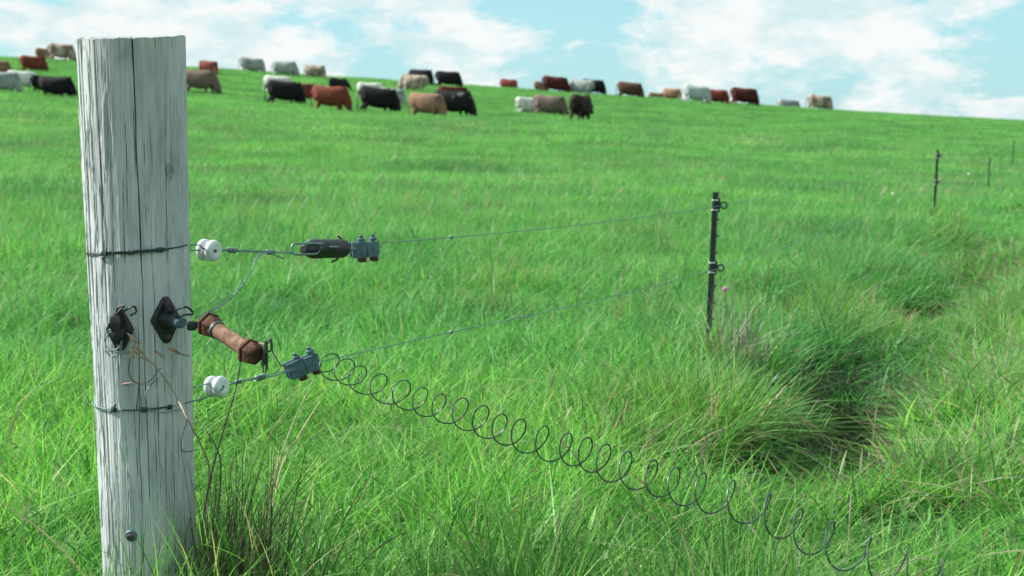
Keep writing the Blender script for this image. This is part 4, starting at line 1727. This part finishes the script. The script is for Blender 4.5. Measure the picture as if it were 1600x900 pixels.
COWS = [
    cow_mesh('cow_a', (.98, .02, .52), (.30, .0, -.95), (.02, -.06, -.04, .08), 1),
    cow_mesh('cow_b', (1.02, .10, .46), (.52, .15, -.84), (.20, -.14, -.16, .14), 2),
    cow_mesh('cow_c', (.95, -.12, .50), (.12, -.12, -.98), (-.05, .10, .10, -.08), 3),
    cow_mesh('cow_d', (1.10, .04, .95), (.80, .05, -.60), (.06, -.04, -.08, .06), 4),
]


def hit(px, py, dmin=40, dmax=130):
    ds = np.linspace(dmin, dmax, 3000)
    d0 = P(px, py, 1) - Vector((0, 0, EYE))
    z = EYE + d0.z * ds
    g = ground_z(d0.x * ds, d0.y * ds)
    k = np.nonzero(g >= z)[0]
    return float(ds[k[0]]) if len(k) else None


def place_cow(first, px0, px1, py_base, D, var, yaw, coat, label):
    """px0..px1: extent in the photo; yaw 0 faces right, 180 left (degrees, turning away positive)"""
    ext = 2.12 * abs(math.cos(rad(yaw))) + .62 * abs(math.sin(rad(yaw)))
    pxm = (px0 + px1) / 2
    s = (px1 - px0) * D / F_PX / ext
    s = max(.82, min(1.10, s))
    base = P(pxm, py_base, D)
    o = bpy.data.objects.new('cow', COWS[var])
    COL.objects.link(o)
    cx = (.12 * s) * math.cos(rad(yaw))
    cy = (.12 * s) * math.sin(rad(yaw))
    x, y = base.x - cx, base.y - cy
    o.location = (x, y, gz(x, y) - random.uniform(.27, .36))
    o.rotation_euler = (0, random.uniform(.03, .11) * math.cos(rad(yaw)), rad(yaw))
    o.scale = (s, s * random.uniform(.94, 1.06), s * random.uniform(1.10, 1.18))
    o.material_slots[0].link = 'OBJECT'
    o.material_slots[0].material = COAT[coat]
    tag(o, label, 'cow', 'cattle grazing on the hill')
    z = o.location.z
    err = (base.z - z) / D * F_PX
    print('COW %-11s D=%.0f s=%.2f raw=%.2f py_err=%+.1f' % (coat, D, s, (px1 - px0) * D / F_PX / ext, err))


G = [  # px0, px1, base, depth, variant, yaw, coat, label
    (-24, 37, 151, 74, 0, 8, 'grey', 'pale grey cow with lowered head, partly cut by the frame edge'),
    (10, 62, 141, 80, 2, 18, 'white', 'cream cow half hidden behind the big black cow near the post'),
    (-22, 16, 122, 92, 1, 10, 'tan', 'reddish tan cow behind the pale grey one at the frame edge'),
    (30, 76, 118, 96, 1, 14, 'red', 'rusty red cow above the black pair beside the wooden post'),
    (46, 96, 146, 76, 2, 35, 'black', 'black cow whose rump shows behind the big black grazing cow'),
    (58, 122, 150, 73, 1, -6, 'black', 'big black cow grazing with its head beside the wooden post'),
    (57, 84, 96, 114, 0, 50, 'tan', 'pale tan cow on the skyline next to the roan one'),
    (72, 120, 97, 112, 1, 4, 'roan', 'grey and brown mottled cow on the skyline by the post top'),
    (306, 347, 122, 104, 2, -28, 'red', 'bright red cow standing on the skyline next to the post'),
    (282, 347, 143, 82, 1, -8, 'taupe', 'taupe cow grazing half hidden behind the wooden post'),
    (371, 416, 116, 112, 0, 6, 'grey', 'grey cow with pale rump on the skyline, first after the red'),
    (423, 469, 119, 108, 1, -4, 'grey', 'long grey cow grazing on the skyline above the white one'),
    (473, 514, 123, 108, 2, -14, 'roan', 'mottled grey cow with deep belly alone against the sky'),
    (410, 462, 139, 86, 0, 12, 'white', 'white cow whose back shows over the black grazing cow'),
    (413, 478, 155, 75, 1, 6, 'black', 'black cow grazing in front of the white cow'),
    (447, 500, 152, 80, 0, 14, 'red', 'orange red cow squeezed between a black and a red cow'),
    (514, 545, 135, 92, 3, 48, 'black', 'small black cow showing only its back above the red cow'),
    (484, 553, 169, 71, 0, -8, 'redwhite', 'red cow with faint pale patches grazing between two black cows'),
    (556, 604, 143, 86, 2, 14, 'white', 'white cow mostly hidden behind a broad black cow'),
    (556, 626, 168, 72, 1, -4, 'black', 'broad black cow grazing beside the red one'),
    (590, 635, 164, 79, 0, -18, 'grey', 'grey cow showing behind the head of a black cow'),
    (617, 668, 138, 98, 0, 172, 'roan', 'cream and grey cow facing the other way below the skyline'),
    (636, 682, 130, 110, 2, -16, 'black', 'black cow on the skyline behind the cream one'),
    (678, 724, 135, 108, 1, -6, 'black', 'unobstructed black cow on the skyline with nose to the grass'),
    (682, 738, 163, 82, 0, 10, 'darkred', 'dark red cow with back just above the black cow'),
    (674, 746, 175, 70, 1, -5, 'blackwhite', 'black cow grazing behind the tan cow in the middle'),
    (633, 703, 179, 68, 0, -22, 'tan', 'tan cow grazing in the middle, nearest of its group'),
    (778, 812, 140, 121, 2, -24, 'red', 'small red cow with legs hidden beyond the skyline'),
    (832, 862, 141, 120, 0, 40, 'tan', 'tan cow mostly hidden behind the dark brown skyline cow'),
    (842, 893, 142, 112, 1, -4, 'darkred', 'dark brown cow on the skyline left of the grey one'),
    (883, 928, 144, 112, 2, 165, 'grey', 'pale grey cow on the skyline between two dark cows'),
    (906, 948, 145, 117, 1, -6, 'black', 'black cow on the skyline half covered by the grey one'),
    (804, 846, 179, 78, 2, 38, 'white', 'white cow with hindquarters turned, behind the grey brown one'),
    (828, 890, 188, 76, 1, -14, 'taupe', 'grey brown cow grazing between the white and blackish brown cows'),
    (884, 934, 191, 71, 3, 62, 'darkbrown', 'blackish brown cow turned away beside the grey brown one'),
    (961, 1007, 152, 112, 1, -10, 'brown', 'brown cow grazing alone on the skyline above open pasture'),
    (1012, 1042, 155, 124, 0, 20, 'tan', 'tan cow with only its back above the skyline'),
    (1034, 1068, 156, 117, 2, -26, 'tan', 'pinkish tan cow on the skyline beside the pale blue grey one'),
    (1063, 1112, 164, 108, 0, 4, 'pale', 'pale blue grey cow standing on the skyline near dark ones'),
    (1098, 1142, 162, 110, 2, -12, 'red', 'red brown cow with dark front behind the pale skyline cow'),
    (1138, 1187, 163, 109, 1, -5, 'darkred', 'dark maroon cow at the end of the skyline row'),
    (1210, 1254, 171, 128, 1, 8, 'grey', 'grey cow with only its back above the falling skyline'),
    (1254, 1306, 172, 121, 1, -4, 'roan', 'mottled tan cow, last one down the falling skyline'),
]
for i, g in enumerate(G):
    place_cow(i == 0, *g)
print('TRIS', sum(len(o.data.polygons) for o in COL.objects if o.type == 'MESH'))
